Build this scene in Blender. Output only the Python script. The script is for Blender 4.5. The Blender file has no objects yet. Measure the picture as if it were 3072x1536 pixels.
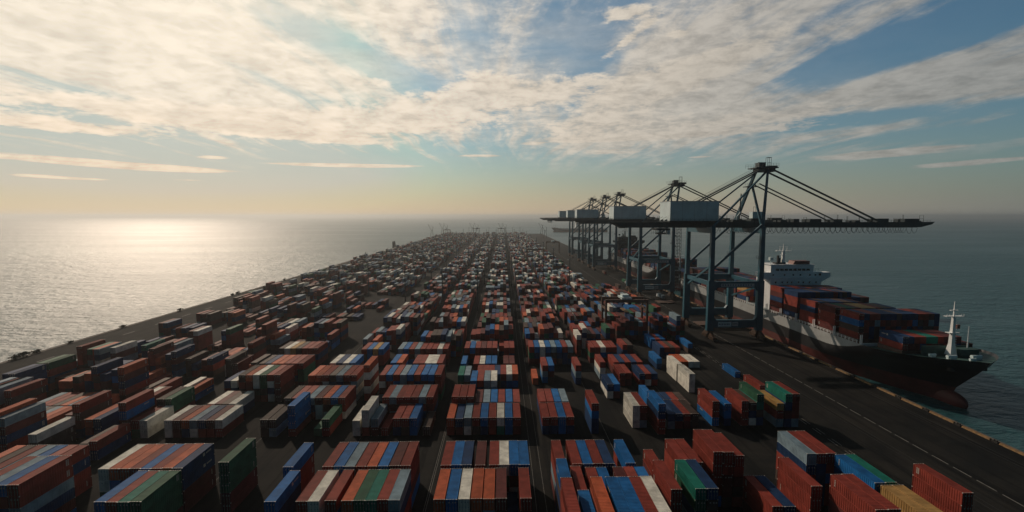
import bpy, math, random
from mathutils import Vector, Matrix
from mathutils.bvhtree import BVHTree
R = math.radians
sc = bpy.context.scene
col = sc.collection

# ------------------------------------------------------------------ camera
HC = 72.0                       # camera height above the quay
F = 1385.0                      # focal length in photo pixels (3072 wide)
PITCH = math.atan(120 / F); YAW = math.atan(28 / F)
cam = bpy.data.cameras.new("camera"); camo = bpy.data.objects.new("camera", cam); col.objects.link(camo)
cam.sensor_width = 36; cam.lens = F / 3072 * 36; cam.clip_start = 0.5; cam.clip_end = 90000
camo.location = (0, 0, HC); camo.rotation_euler = (math.pi / 2 - PITCH, 0, -YAW)
sc.camera = camo
CM = camo.rotation_euler.to_matrix()
def P(x, y, z):
    v = CM.transposed() @ Vector((x, y, z - HC))
    return 1536 + F * v.x / -v.z, 768 - F * v.y / -v.z
def dirpx(px, py):
    return CM @ Vector(((px - 1536) / F, -(py - 768) / F, -1))
def X_at(px, Y, z):             # world X of the point in column px at depth Y, height z
    c, s = math.cos(PITCH), math.sin(PITCH); cy, sy = math.cos(YAW), math.sin(YAW)
    k = (px - 1536) / F; h = HC - z
    # forward = (sy*c, cy*c, -s); right = (cy, -sy, 0)
    # (X*cy - Y*sy) = k*(X*sy*c + Y*cy*c + h*s)
    return (Y * sy + k * (Y * cy * c + h * s)) / (cy - k * sy * c)
def z_at(py, Y, px=1508):
    d = dirpx(px, py); return HC + d.z / d.y * Y

# ------------------------------------------------------------------ sky and sun
SUN_AZ, SUN_EL = -36.5, 31.0
sdir = Vector((math.sin(R(SUN_AZ)) * math.cos(R(SUN_EL)), math.cos(R(SUN_AZ)) * math.cos(R(SUN_EL)), math.sin(R(SUN_EL))))
sun = bpy.data.lights.new("sun", 'SUN'); sun.energy = 3.1; sun.angle = R(0.6); sun.color = (1.0, 0.80, 0.62)
suno = bpy.data.objects.new("sun", sun); col.objects.link(suno); suno.location = (0, 0, 300)
suno.rotation_euler = sdir.to_track_quat('Z', 'Y').to_euler()
sc.view_settings.view_transform = 'Standard'; sc.view_settings.look = 'None'
sc.view_settings.exposure = -0.5; sc.view_settings.gamma = 1.0; sc.view_settings.use_curve_mapping = False
sc.render.engine = 'CYCLES'
sc.cycles.use_denoising = True
sc.cycles.max_bounces = 5; sc.cycles.diffuse_bounces = 3; sc.cycles.glossy_bounces = 2
sc.cycles.volume_bounces = 0; sc.cycles.sample_clamp_indirect = 4; sc.cycles.sample_clamp_direct = 0

world = bpy.data.worlds.new("World"); sc.world = world; world.use_nodes = True
class NG:
    def __init__(s, nt):
        s.nt = nt; s.n = nt.nodes; s.l = nt.links
    def new(s, t, **k):
        n = s.n.new(t)
        for a, b in k.items(): setattr(n, a, b)
        return n
    def put(s, sock, v):
        if isinstance(v, bpy.types.NodeSocket): s.l.new(v, sock)
        elif v is not None: sock.default_value = v
    def m(s, op, a, b=None, c=None, clamp=False):
        n = s.new('ShaderNodeMath', operation=op); n.use_clamp = clamp
        for i, v in enumerate((a, b, c)):
            if v is not None: s.put(n.inputs[i], v)
        return n.outputs[0]
    def mix(s, f, a, b, t='MIX'):
        n = s.new('ShaderNodeMix', data_type='RGBA', blend_type=t); n.clamp_factor = True
        s.put(n.inputs[0], f)
        for i, v in ((6, a), (7, b)):
            if isinstance(v, tuple): v = (*v[:3], 1)
            s.put(n.inputs[i], v)
        return n.outputs[2]
    def noise(s, vec, scale, detail=4, rough=.5, dist=0, out=0):
        n = s.new('ShaderNodeTexNoise'); s.put(n.inputs['Vector'], vec)
        n.inputs['Scale'].default_value = scale; n.inputs['Detail'].default_value = detail
        n.inputs['Roughness'].default_value = rough; n.inputs['Distortion'].default_value = dist
        return n.outputs[out]
    def ss(s, v, a, b):          # smoothstep
        n = s.new('ShaderNodeMapRange', interpolation_type='SMOOTHSTEP')
        s.put(n.inputs[0], v); s.put(n.inputs[1], a); s.put(n.inputs[2], b); return n.outputs[0]
    def comb(s, x, y, z=0.0):
        n = s.new('ShaderNodeCombineXYZ')
        for i, v in enumerate((x, y, z)): s.put(n.inputs[i], v)
        return n.outputs[0]

g = NG(world.node_tree); g.n.clear()
tc = g.new('ShaderNodeTexCoord'); sep = g.new('ShaderNodeSeparateXYZ'); g.l.new(tc.outputs['Generated'], sep.inputs[0])
dx, dy, dz = sep.outputs
az = g.m('MULTIPLY', g.m('ARCTAN2', dx, dy), 180 / math.pi)
el = g.m('MULTIPLY', g.m('ARCSINE', dz), 180 / math.pi)
sky = g.new('ShaderNodeTexSky', sky_type='NISHITA'); sky.sun_disc = False
sky.sun_elevation = R(SUN_EL); sky.sun_rotation = R(SUN_AZ); sky.altitude = 50; sky.dust_density = 1.5; sky.air_density = 1.2; sky.ozone_density = 2
def azel(px, py):
    d = dirpx(px, py).normalized()
    return math.degrees(math.atan2(d.x, d.y)), math.degrees(math.asin(d.z))
def blob(px, py, w, h, rot=0.0):     # soft patch of sky, centre and half size given in photo pixels -> degrees
    a, e = azel(px, py); sx = w / 24.2 * math.cos(R(a)) ** 2 * .95; sy = h / 24.2 * math.cos(R(a))
    u = g.m('SUBTRACT', az, a); v = g.m('SUBTRACT', el, e)
    if rot:
        c, s_ = math.cos(R(rot)), math.sin(R(rot))
        u2 = g.m('ADD', g.m('MULTIPLY', u, c), g.m('MULTIPLY', v, s_)); v = g.m('SUBTRACT', g.m('MULTIPLY', v, c), g.m('MULTIPLY', u, s_)); u = u2
    u = g.m('DIVIDE', u, sx); v = g.m('DIVIDE', v, sy)
    q = g.m('ADD', g.m('MULTIPLY', u, u), g.m('MULTIPLY', v, v))
    return g.m('EXPONENT', g.m('MULTIPLY', q, -0.8))
def total(items):
    t = None
    for a, b in items:
        v = g.m('MULTIPLY', b, a); t = v if t is None else g.m('ADD', t, v)
    return t
# cloud layer seen from below: plane coordinates
zz = g.m('ADD', g.m('MAXIMUM', dz, 0.0), 0.075)
px_ = g.m('DIVIDE', dx, zz); py_ = g.m('DIVIDE', dy, zz)
plane = g.comb(px_, py_, 0)
warp = g.noise(plane, 0.55, 2, .5, out=1)
vm = g.new('ShaderNodeVectorMath', operation='MULTIPLY_ADD'); g.l.new(warp, vm.inputs[0]); vm.inputs[1].default_value = (.55, .55, 0); g.l.new(plane, vm.inputs[2])
wpl = vm.outputs[0]
skew = g.new('ShaderNodeVectorRotate', rotation_type='Z_AXIS'); g.l.new(wpl, skew.inputs[0]); skew.inputs['Angle'].default_value = R(6)
mp = g.new('ShaderNodeMapping', vector_type='POINT'); g.l.new(skew.outputs[0], mp.inputs[0])
mp.inputs['Scale'].default_value = (2.6, .26, 1)
cirrus = g.noise(mp.outputs[0], 1.5, 10, .62, .7)
skew2 = g.new('ShaderNodeVectorRotate', rotation_type='Z_AXIS'); g.l.new(wpl, skew2.inputs[0]); skew2.inputs['Angle'].default_value = R(-6)
mq = g.new('ShaderNodeMapping', vector_type='POINT'); g.l.new(skew2.outputs[0], mq.inputs[0])
mq.inputs['Scale'].default_value = (2.2, .24, 1); mq.inputs['Location'].default_value = (3, 5, 0)
cirrus2 = g.noise(mq.outputs[0], 1.3, 9, .6, .5)
puff = g.noise(wpl, 3.4, 9, .66)
fine = g.noise(plane, 13.0, 5, .62)
veil = g.noise(wpl, .9, 5, .55)
angv = g.comb(g.m('MULTIPLY', az, .10), g.m('MULTIPLY', el, .26), 0)
bump_ = g.noise(angv, 3.1, 10, .68, .3)         # lumpy cumulus detail in angle space
strv = g.comb(g.m('MULTIPLY', az, .035), g.m('MULTIPLY', el, .62), 0)
streak = g.noise(strv, 2.1, 8, .64, .3)
# where the photograph has thicker cloud (+) and open blue (-)
cov1 = total([(.36, blob(300, 90, 800, 170)), (.12, blob(1150, 40, 300, 70)), (-.12, blob(1400, 120, 500, 110)), (.26, blob(2350, 330, 700, 100, 6)), (.12, blob(1850, 210, 330, 120)), (.22, blob(2250, 60, 400, 60, 14)),
              (-.42, blob(2740, 140, 460, 38, 16)), (-.40, blob(2990, 40, 200, 70, 10)), (-.34, blob(2480, 175, 200, 40, 14)), (-.24, blob(1750, 165, 90, 60, -30)), (-.34, blob(1080, 170, 330, 30, -16)), (-.2, blob(750, 230, 260, 22, -12)), (-.26, blob(350, 300, 420, 22, -8)),
              (-.42, blob(2650, 352, 420, 20)), (-.30, blob(2900, 395, 300, 14)), (.2, blob(2900, 235, 300, 50)), (-.16, blob(900, 470, 2500, 60)), (-.2, blob(100, 320, 200, 22))])
cov2 = total([(.44, blob(700, 352, 800, 34, 1)), (.44, blob(1450, 300, 480, 54, 7)), (.36, blob(2050, 240, 420, 60, 19)), (.34, blob(2250, 360, 560, 40, 2)), (.38, blob(150, 375, 500, 22)), (.36, blob(900, 405, 330, 18, -3)),
              (.40, blob(1880, 42, 110, 28)), (.34, blob(1890, 115, 90, 16, 28)), (.36, blob(2035, 100, 45, 15)), (.2, blob(1450, 230, 90, 40)), (.28, blob(1080, 240, 100, 20)), (.26, blob(500, 60, 300, 50)), (.2, blob(2000, 410, 500, 10))])
cov3 = total([(.42, blob(200, 480, 420, 15, -2)), (.34, blob(520, 506, 230, 8)), (.62, blob(1060, 497, 250, 6, 1)), (.34, blob(100, 526, 150, 7)), (.4, blob(640, 472, 70, 7)), (.33, blob(270, 538, 130, 4)), (.33, blob(560, 540, 90, 4)),
              (.36, blob(1850, 455, 170, 12)), (.4, blob(1600, 430, 70, 10)), (.38, blob(1980, 494, 30, 6)), (.4, blob(1440, 467, 80, 6)), (.34, blob(2100, 471, 60, 4)), (.46, blob(2650, 460, 300, 16, 1)), (.4, blob(2900, 490, 300, 14, 3)), (.32, blob(1780, 405, 150, 12))])
up = g.ss(el, 4.5, 8.0)
sel = g.ss(az, -12.0, 14.0)
ci = g.m('ADD', g.m('MULTIPLY', cirrus, g.m('SUBTRACT', 1.0, sel)), g.m('MULTIPLY', cirrus2, sel))
d1 = g.m('MULTIPLY', g.ss(g.m('ADD', g.m('ADD', g.m('ADD', g.m('MULTIPLY', ci, 1.15), g.m('MULTIPLY', bump_, .38)), g.m('MULTIPLY', veil, .35)), cov1), .79, 1.10), up)
d2f = g.m('ADD', g.m('ADD', g.m('ADD', g.m('MULTIPLY', puff, .40), g.m('MULTIPLY', bump_, .42)), g.m('MULTIPLY', fine, .12)), cov2)
d2 = g.ss(d2f, .70, .83)
d3f = g.m('ADD', g.m('ADD', g.m('MULTIPLY', streak, .55), g.m('MULTIPLY', bump_, .12)), cov3)
d3 = g.m('MULTIPLY', g.ss(d3f, .58, .70), .85)
dens = g.m('SUBTRACT', 1.0, g.m('MULTIPLY', g.m('MULTIPLY', g.m('SUBTRACT', 1.0, g.m('MULTIPLY', d1, .84)), g.m('SUBTRACT', 1.0, g.m('MULTIPLY', d2, .92))), g.m('SUBTRACT', 1.0, d3)))
dens = g.m('ADD', dens, g.m('MULTIPLY', g.m('MULTIPLY', g.m('SUBTRACT', 1.0, dens), total([(.55, blob(1250, 150, 800, 190)), (.22, blob(2500, 290, 500, 60))])), g.ss(veil, .25, .6)))
# angle from the sun drives how bright and warm the cloud is
dot = g.new('ShaderNodeVectorMath', operation='DOT_PRODUCT'); g.l.new(tc.outputs['Generated'], dot.inputs[0]); dot.inputs[1].default_value = sdir
ca = g.m('MAXIMUM', dot.outputs['Value'], 0.0)
near = g.m('POWER', ca, 5.0); near2 = g.m('POWER', ca, 26.0)
cbase = g.mix(g.m('POWER', ca, 2.0), (.30, .295, .275), (1.06, .91, .73))
shade = g.m('ADD', g.m('MULTIPLY', g.ss(g.m('ADD', g.m('ADD', g.m('MULTIPLY', puff, .35), g.m('MULTIPLY', fine, .2)), g.m('MULTIPLY', bump_, .45)), .36, .60), .38), .70)
thick = g.ss(d2f, .80, 1.25)
shade = g.m('MULTIPLY', shade, g.m('SUBTRACT', 1.0, g.m('MULTIPLY', g.m('MULTIPLY', thick, g.ss(veil, .45, .6)), .16)))
cl = g.mix(1.0, cbase, g.comb(shade, shade, shade), 'MULTIPLY')
low = g.m('SUBTRACT', 1.0, g.ss(el, 2.0, 13.0))
warm = g.mix(g.m('MULTIPLY', low, near), cl, g.mix(1.0, cl, (1.06, .88, .70), 'MULTIPLY'))
bg = g.mix(1.0, g.mix(1.0, sky.outputs[0], (.032, .052, .058), 'MULTIPLY'), (.42, .53, .52), 'DARKEN')
hor = g.mix(g.m('POWER', ca, 1.25), (.22, .225, .205), (.88, .63, .39))
hf = g.m('EXPONENT', g.m('MULTIPLY', g.m('MAXIMUM', el, 0.0), -1 / 4.6))
bg = g.mix(g.m('MULTIPLY', hf, .96), bg, hor)
comp = g.mix(dens, bg, warm)
fade = g.m('ADD', .28, g.m('MULTIPLY', g.ss(dy, -.3, .72), .72)); over = g.m('SUBTRACT', 1.0, g.m('MULTIPLY', g.ss(el, 26.0, 55.0), .62))
fd = g.m('MULTIPLY', fade, over)
# away from the sun the sky is plain dim blue
back = g.m('SUBTRACT', 1.0, g.ss(dy, -.5, .5))
tint = g.mix(g.m('MAXIMUM', back, g.m('MULTIPLY', g.ss(el, 26.0, 55.0), .6)), (1, 1, 1), (.42, .82, 1.0))
glow = g.mix(1.0, g.mix(1.0, g.mix(g.m('MULTIPLY', near2, .6), comp, (1.0, .90, .73)), g.comb(fd, fd, fd), 'MULTIPLY'), tint, 'MULTIPLY')
# world background strength stays 0.1; colours above are scaled for it
out = g.new('ShaderNodeOutputWorld'); bgn = g.new('ShaderNodeBackground')
sc10 = g.mix(1.0, glow, (14.1, 14.1, 14.1), 'MULTIPLY')
g.l.new(sc10, bgn.inputs[0]); bgn.inputs[1].default_value = 0.1
g.l.new(bgn.outputs[0], out.inputs[0])

# ------------------------------------------------------------------ helpers
def mat(name, base, rough=.6, metal=0.0, var=.25, vscale=.35, bump=0.0, bscale=8.0, spec=.5, dirt=None, dirtc=(.06, .045, .035), rnd=0.0, coords='Object'):
    m = bpy.data.materials.new(name); m.use_nodes = True; q = NG(m.node_tree)
    b = q.n['Principled BSDF']; b.inputs['Metallic'].default_value = metal; b.inputs['Roughness'].default_value = rough
    b.inputs['Specular IOR Level'].default_value = spec
    t = q.new('ShaderNodeTexCoord'); v = t.outputs[coords]
    if rnd:
        oi0 = q.new('ShaderNodeObjectInfo'); va = q.new('ShaderNodeVectorMath', operation='ADD'); q.l.new(v, va.inputs[0])
        q.l.new(q.comb(q.m('MULTIPLY', oi0.outputs['Random'], 97.0), q.m('MULTIPLY', oi0.outputs['Random'], 53.0), 0.0), va.inputs[1]); v = va.outputs[0]
    n1 = q.noise(v, vscale, 5, .6)
    c = q.mix(q.ss(n1, .3, .7), tuple(x * (1 - var) for x in base), tuple(min(1, x * (1 + var)) for x in base))
    if dirt:
        n2 = q.noise(v, vscale * 3.3, 6, .7); c = q.mix(q.m('MULTIPLY', q.ss(n2, .62 - dirt * .2, .74), dirt), c, dirtc)
    if rnd:
        oi = q.new('ShaderNodeObjectInfo'); f = q.m('ADD', q.m('MULTIPLY', oi.outputs['Random'], rnd), 1 - rnd / 2)
        c = q.mix(1.0, c, q.comb(f, f, f), 'MULTIPLY')
    q.l.new(c, b.inputs['Base Color'])
    if bump:
        bn = q.new('ShaderNodeBump'); bn.inputs['Strength'].default_value = bump; bn.inputs['Distance'].default_value = .05
        q.l.new(q.noise(v, bscale, 5, .6), bn.inputs['Height']); q.l.new(bn.outputs[0], b.inputs['Normal'])
    return m
class MB:
    def __init__(s): s.v = []; s.f = []; s.mi = []; s.cur = 0
    def quad(s, pts, mi=None):
        k = len(s.v); s.v += [tuple(p) for p in pts]; s.f.append(tuple(range(k, k + len(pts)))); s.mi.append(s.cur if mi is None else mi)
    def hexa(s, c, mi=None):     # 8 corners: bottom 4 ccw, top 4 ccw
        k = len(s.v); s.v += [tuple(p) for p in c]
        for f in ((3, 2, 1, 0), (4, 5, 6, 7), (0, 1, 5, 4), (1, 2, 6, 5), (2, 3, 7, 6), (3, 0, 4, 7)):
            s.f.append(tuple(k + i for i in f)); s.mi.append(s.cur if mi is None else mi)
        return s
    def box(s, x0, x1, y0, y1, z0, z1, mi=None):
        return s.hexa([(x0, y0, z0), (x1, y0, z0), (x1, y1, z0), (x0, y1, z0), (x0, y0, z1), (x1, y0, z1), (x1, y1, z1), (x0, y1, z1)], mi)
    def beam(s, p, q, w, h=None, w2=None, h2=None, mi=None):
        h = w if h is None else h; w2 = w if w2 is None else w2; h2 = h if h2 is None else h2
        p, q = Vector(p), Vector(q); d = (q - p).normalized()
        a = d.cross(Vector((0, 0, 1)))
        if a.length < 1e-3: a = Vector((1, 0, 0))
        a.normalize(); b = a.cross(d)
        f = lambda o, ww, hh: [o - a * ww / 2 - b * hh / 2, o + a * ww / 2 - b * hh / 2, o + a * ww / 2 + b * hh / 2, o - a * ww / 2 + b * hh / 2]
        return s.hexa(f(p, w, h) + f(q, w2, h2), mi)
    def tube(s, p, q, r, n=8, r2=None, mi=None, caps=True):
        p, q = Vector(p), Vector(q); r2 = r if r2 is None else r2; d = (q - p).normalized()
        a = d.cross(Vector((0, 0, 1)))
        if a.length < 1e-3: a = Vector((1, 0, 0))
        a.normalize(); b = a.cross(d); k = len(s.v)
        for o, rr in ((p, r), (q, r2)):
            for i in range(n):
                t = 2 * math.pi * i / n; s.v.append(tuple(o + a * math.cos(t) * rr + b * math.sin(t) * rr))
        for i in range(n):
            j = (i + 1) % n; s.f.append((k + i, k + j, k + n + j, k + n + i)); s.mi.append(s.cur if mi is None else mi)
        if caps:
            s.f.append(tuple(k + i for i in reversed(range(n)))); s.mi.append(s.cur if mi is None else mi)
            s.f.append(tuple(k + n + i for i in range(n))); s.mi.append(s.cur if mi is None else mi)
        return s
    def mesh(s, name, mats):
        me = bpy.data.meshes.new(name); me.from_pydata(s.v, [], s.f)
        for m in (mats if isinstance(mats, (list, tuple)) else [mats]): me.materials.append(m)
        if any(s.mi): me.polygons.foreach_set('material_index', s.mi)
        me.update(); return me
    def build(s, name, mats, parent=None, **k):
        return link(name, s.mesh(name, mats), parent, **k)
def link(name, data, parent=None, loc=None, label=None, cat=None, group=None, kind=None):
    o = bpy.data.objects.new(name, data); col.objects.link(o)
    if parent is not None: o.parent = parent
    if loc is not None: o.location = loc
    tag(o, label, cat, group, kind); return o
def tag(o, label=None, cat=None, group=None, kind=None):
    if label: o['label'] = label
    if cat: o['category'] = cat
    if group: o['group'] = group
    if kind: o['kind'] = kind
    return o
kids = {}
def copy_tree(o, parent=None, skip=()):
    c = o.copy(); col.objects.link(c)
    if parent is not None: c.parent = parent
    for ch in [x for x in col.objects if x.parent == o]:
        if ch.name.split('.')[0] not in skip: copy_tree(ch, c, skip)
    return c

M = {}
M['asphalt'] = None
pal = {'R': ((.25, .046, .032), 'rust red'), 'D': ((.125, .035, .032), 'dark maroon'), 'O': ((.46, .105, .045), 'orange red'),
       'B': ((.012, .13, .36), 'bright blue'), 'N': ((.014, .045, .12), 'navy blue'), 'G': ((.03, .115, .065), 'green'), 'T': ((.012, .16, .12), 'teal green'),
       'W': ((.70, .68, .60), 'off-white'), 'S': ((.20, .28, .33), 'grey-blue'), 'Y': ((.42, .25, .09), 'mustard yellow'), 'K': ((.085, .06, .05), 'dark brown')}
for k, (c, n) in pal.items():
    M[k] = mat('paint_' + n.replace(' ', '_').replace('-', '_'), c, .68, 0, .24, .35, .15, 3, .14, dirt=.45, dirtc=tuple(x * .45 + .02 for x in c), rnd=.34)
M['steel'] = mat('galvanised_steel', (.55, .52, .46), .55, 0, .25)
M['rod'] = mat('lock_rod_steel', (.30, .29, .27), .5)
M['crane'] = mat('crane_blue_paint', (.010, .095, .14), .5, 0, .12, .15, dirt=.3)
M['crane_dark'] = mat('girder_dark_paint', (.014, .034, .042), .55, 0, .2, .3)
M['house'] = mat('house_grey_paint', (.62, .74, .76), .55, 0, .10, .12, dirt=.2, dirtc=(.15, .16, .15))
M['bogie'] = mat('bogie_ochre_paint', (.055, .028, .014), .6, 0, .6, 1.4, dirt=.8)
M['sign'] = mat('sign_white', (.42, .46, .48), .5, 0, .12, 1.2)
M['signink'] = mat('sign_ink', (.08, .13, .17), .6)
M['black'] = mat('black_paint', (.012, .013, .016), .5, 0, .3, .08)
M['boot'] = mat('antifouling_red', (.11, .022, .018), .6, 0, .35, .12, dirt=.3)
M['white'] = mat('ship_white', (.84, .87, .88), .5, 0, .07, .1, dirt=.25, dirtc=(.34, .30, .26))
M['band'] = mat('hull_band_grey_white', (.36, .38, .38), .6, 0, .12, .12, dirt=.35, dirtc=(.2, .16, .13))
M['deckgreen'] = mat('deck_green', (.03, .085, .075), .7, 0, .3, .3, dirt=.4)
M['glass'] = mat('dark_glass', (.01, .014, .018), .12, 0, .1)
M['brown'] = mat('red_brown_steel', (.14, .045, .03), .6, 0, .3, .4)
M['rtg'] = mat('rtg_brown_paint', (.13, .075, .05), .6, 0, .3, .4)
M['kerb'] = mat('kerb_yellow', (.24, .13, .04), .7, 0, .5, .5, dirt=.9, dirtc=(.08, .06, .04), coords='Object')
M['rubber'] = mat('fender_rubber', (.018, .017, .016), .8)
M['concrete'] = mat('quay_concrete', (.12, .105, .09), .85, 0, .3, .15, dirt=.3)
M['wood'] = mat('hatch_brown', (.10, .06, .045), .8, 0, .3)

# ------------------------------------------------------------------ sea
def sea_mat():
    m = bpy.data.materials.new('sea_water'); m.use_nodes = True; q = NG(m.node_tree); b = q.n['Principled BSDF']
    geo = q.new('ShaderNodeNewGeometry'); pos = geo.outputs['Position']
    b.inputs['Base Color'].default_value = (.022, .082, .095, 1); b.inputs['IOR'].default_value = 1.333
    big = q.new('ShaderNodeMapping'); q.l.new(pos, big.inputs[0]); big.inputs['Scale'].default_value = (.0011, .0042, 1); big.inputs['Rotation'].default_value = (0, 0, R(8))
    slick = q.noise(big.outputs[0], 1.0, 5, .6, .6)
    rg = q.m('ADD', q.m('MULTIPLY', q.ss(slick, .35, .62), .10), .33)
    q.l.new(rg, b.inputs['Roughness'])
    w1 = q.new('ShaderNodeMapping'); q.l.new(pos, w1.inputs[0]); w1.inputs['Scale'].default_value = (.30, .52, 1); w1.inputs['Rotation'].default_value = (0, 0, R(-24))
    a = q.noise(w1.outputs[0], .55, 5, .62, .4)
    w2 = q.new('ShaderNodeMapping'); q.l.new(pos, w2.inputs[0]); w2.inputs['Scale'].default_value = (.035, .07, 1); w2.inputs['Rotation'].default_value = (0, 0, R(18))
    c = q.noise(w2.outputs[0], 1.0, 3, .55, .3)
    h = q.m('ADD', q.m('MULTIPLY', a, 2.1), q.m('MULTIPLY', c, 4.0))
    bn = q.new('ShaderNodeBump'); bn.inputs['Strength'].default_value = .8; bn.inputs['Distance'].default_value = 1.0
    q.l.new(h, bn.inputs['Height']); q.l.new(bn.outputs[0], b.inputs['Normal'])
    return m
SEA_Z = -4.0
b = MB(); S = 32000
b.quad([(-S, -S, SEA_Z), (S, -S, SEA_Z), (S, S, SEA_Z), (-S, S, SEA_Z)])
b.build('sea', sea_mat(), kind='structure', label='open sea glittering in the low sun around the quay')

# ------------------------------------------------------------------ quay
XL, XR, Y0, Y1 = -246.0, 158.0, -260.0, 1880.0
def asphalt():
    m = bpy.data.materials.new('asphalt'); m.use_nodes = True; q = NG(m.node_tree); b = q.n['Principled BSDF']
    geo = q.new('ShaderNodeNewGeometry'); pos = geo.outputs['Position']
    n1 = q.noise(pos, .045, 5, .62, .4); n2 = q.noise(pos, .6, 5, .7)
    mp = q.new('ShaderNodeMapping'); q.l.new(pos, mp.inputs[0]); mp.inputs['Scale'].default_value = (.42, .012, 1)
    tr = q.noise(mp.outputs[0], 1.0, 4, .65, .3)
    c = q.mix(q.ss(n1, .3, .72), (.010, .0115, .0125), (.027, .0255, .023))
    c = q.mix(q.m('MULTIPLY', q.ss(tr, .48, .62), .75), c, (.006, .007, .008))
    c = q.mix(q.m('MULTIPLY', q.ss(n2, .55, .75), .35), c, (.045, .041, .036))
    q.l.new(c, b.inputs['Base Color']); b.inputs['Roughness'].default_value = .9; b.inputs['Specular IOR Level'].default_value = .08
    bn = q.new('ShaderNodeBump'); bn.inputs['Strength'].default_value = .3; bn.inputs['Distance'].default_value = .05
    q.l.new(q.noise(pos, 3, 4, .7), bn.inputs['Height']); q.l.new(bn.outputs[0], b.inputs['Normal'])
    return m
M['asphalt'] = asphalt()
b = MB(); b.box(XL, XR, Y0, Y1, -9, 0)
b.build('ground', M['asphalt'], kind='structure', label='dark asphalt yard of the container quay')
b = MB(); b.box(XL - .6, XL - .003, Y0, Y1, -8, .35); b.box(XL - .003, XL + 1.4, Y0, Y1, .003, .18)
b.build('quay_wall', M['concrete'], kind='structure', label='concrete edge of the quay on the sunlit sea side')
b = MB(); b.box(XR + .003, XR + 1.2, Y0, Y1, -8, .1)
b.build('quay_wall', M['concrete'], kind='structure', label='concrete edge of the quay below the ship')
M['line'] = mat('road_paint', (.16, .155, .14), .7, 0, .3, .8, dirt=.75, dirtc=(.06, .06, .055))
b = MB(); z = .006
y = 60.0
while y < 900:
    b.quad([(129.4, y, z), (129.75, y, z), (129.75, y + 5.2, z), (129.4, y + 5.2, z)]); y += 6.6
b.build('lane_marking', M['line'], kind='structure', label='dashed white line along the crane lane')
b = MB(); y = 70.0
while y < 1500:
    for xx in (105.2, 106.5): b.quad([(xx, y, z), (xx + .22, y, z), (xx + .22, y + 4.5, z), (xx, y + 4.5, z)])
    y += 7.5
b.build('lane_marking', M['line'], kind='structure', label='double dashed line between containers and crane lane')
b = MB(); y = 150.0
while y < 1500:
    b.quad([(-231, y, z), (-230.6, y, z), (-230.6, y + 9, z), (-231, y + 9, z)]); y += 26
b.build('lane_marking', M['line'], kind='structure', label='long white dashes on the road beside the sunlit sea')
b = MB()
for xx in (-19.6, -13.9 - 5.2, 8.2, 10.7, 34.2, 64.5, -46.4, -78.6):
    b.quad([(xx, 60, z), (xx + .09, 60, z), (xx + .09, 1500, z), (xx, 1500, z)])
b.build('lane_marking', M['line'], kind='structure', label='thin lines along the alleys between container blocks')
b = MB()
for xx in (120.2, 121.8, 149.2, 150.8): b.box(xx - .06, xx + .06, -50, 1800, .002, .03)
b.build('crane_rail', M['rubber'], kind='structure', label='steel crane rails set in the asphalt')
# kerb blocks along the ship side
kerb = MB(); kerb.hexa([(-.45, 0, 0), (.45, 0, 0), (.45, 9.2, 0), (-.45, 9.2, 0), (-.3, .15, .55), (.35, .15, .55), (.35, 9.05, .55), (-.3, 9.05, .55)])
kme = kerb.mesh('kerb_block', M['kerb'])
fm = MB(); fm.box(-.5, .55, 0, 1.9, 0, .42); fm.tube((0, .5, .3), (0, .5, .85), .22, 8); fm.tube((0, 1.3, .3), (0, 1.3, .85), .22, 8)
fme = fm.mesh('bollard', M['rubber'])
quay = link('quay_kerb', None, None, (157.2, 0, 0), label='worn yellow kerb with black bollards along the ship berth', cat='kerb')
y = 92.0; rnd = random.Random(5)
for i in range(66):
    link('kerb_block', kme, quay, (0, y, .003)); link('bollard', fme, quay, (0, y + 9.6, .003)); y += 12.0

# ------------------------------------------------------------------ containers: layout
W = 2.44; L40 = 12.19
cons = []            # dict x (left), y (near), z, L, H, c, block, row, col, tier, n
rr = random.Random(11)
LOWP = 'RRRRDDDDNNNKKKSGWRDB'
def pick_heights(zt):
    best = None
    for n in range(1, 7):
        for k in range(n + 1):
            e = abs(n * 2.6 + .31 * k - zt)
            if best is None or e < best[0]: best = (e, n, k)
    return best[1], best[2]
def stack(x, y, c, z=None, n=None, block='', row=0, colm=0, low='', L=L40):
    if n is None: n, k = pick_heights(z)
    else: k = rr.randint(0, n)
    hs = [2.9] * k + [2.59] * (n - k); rr.shuffle(hs); zz_ = 0.006
    dy_ = rr.uniform(-.12, .12)
    for t in range(n):
        cc = c if t == n - 1 else (low[n - 2 - t] if n - 2 - t < len(low) else rr.choice(LOWP))
        cons.append(dict(x=x, y=y + dy_, z=zz_, L=L, H=hs[t], c=cc, block=block, row=row, col=colm, tier=t, n=n)); zz_ += hs[t] + .01
def grp(block, row, Y, ypx, x0, x1, letters, lows=None, drop=''):
    zt = z_at(ypx, Y)
    xa = X_at(x0, Y, zt); xb = X_at(x1, Y, zt)
    n = sum(ch != ',' for ch in letters); nc = letters.count(',')
    pitch = 2.50
    if nc: gap = max(.3, (xb - xa - n * pitch) / nc)
    else: pitch = min(2.72, max(2.50, (xb - xa + .06) / n)); gap = 0
    x = xa; i = 0
    for ch in letters:
        if ch == ',': x += gap; continue
        if ch != '.':
            dz_ = int(drop[i]) if i < len(drop) else 0
            nn, _ = pick_heights(zt)
            if dz_: stack(x, Y, ch, n=max(1, nn - dz_), block=block, row=row, colm=i)
            else: stack(x, Y, ch, z=zt, block=block, row=row, colm=i, low=(lows or {}).get(i, ''))
        x += pitch; i += 1
def at(block, row, Y, z, X, letters, lows=None):
    for i, ch in enumerate(letters): stack(X + i * 2.5, Y, ch, z=z, block=block, row=row, colm=i, low=(lows or {}).get(i, ''))
A, B_ = 94.6, 107.7
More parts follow.
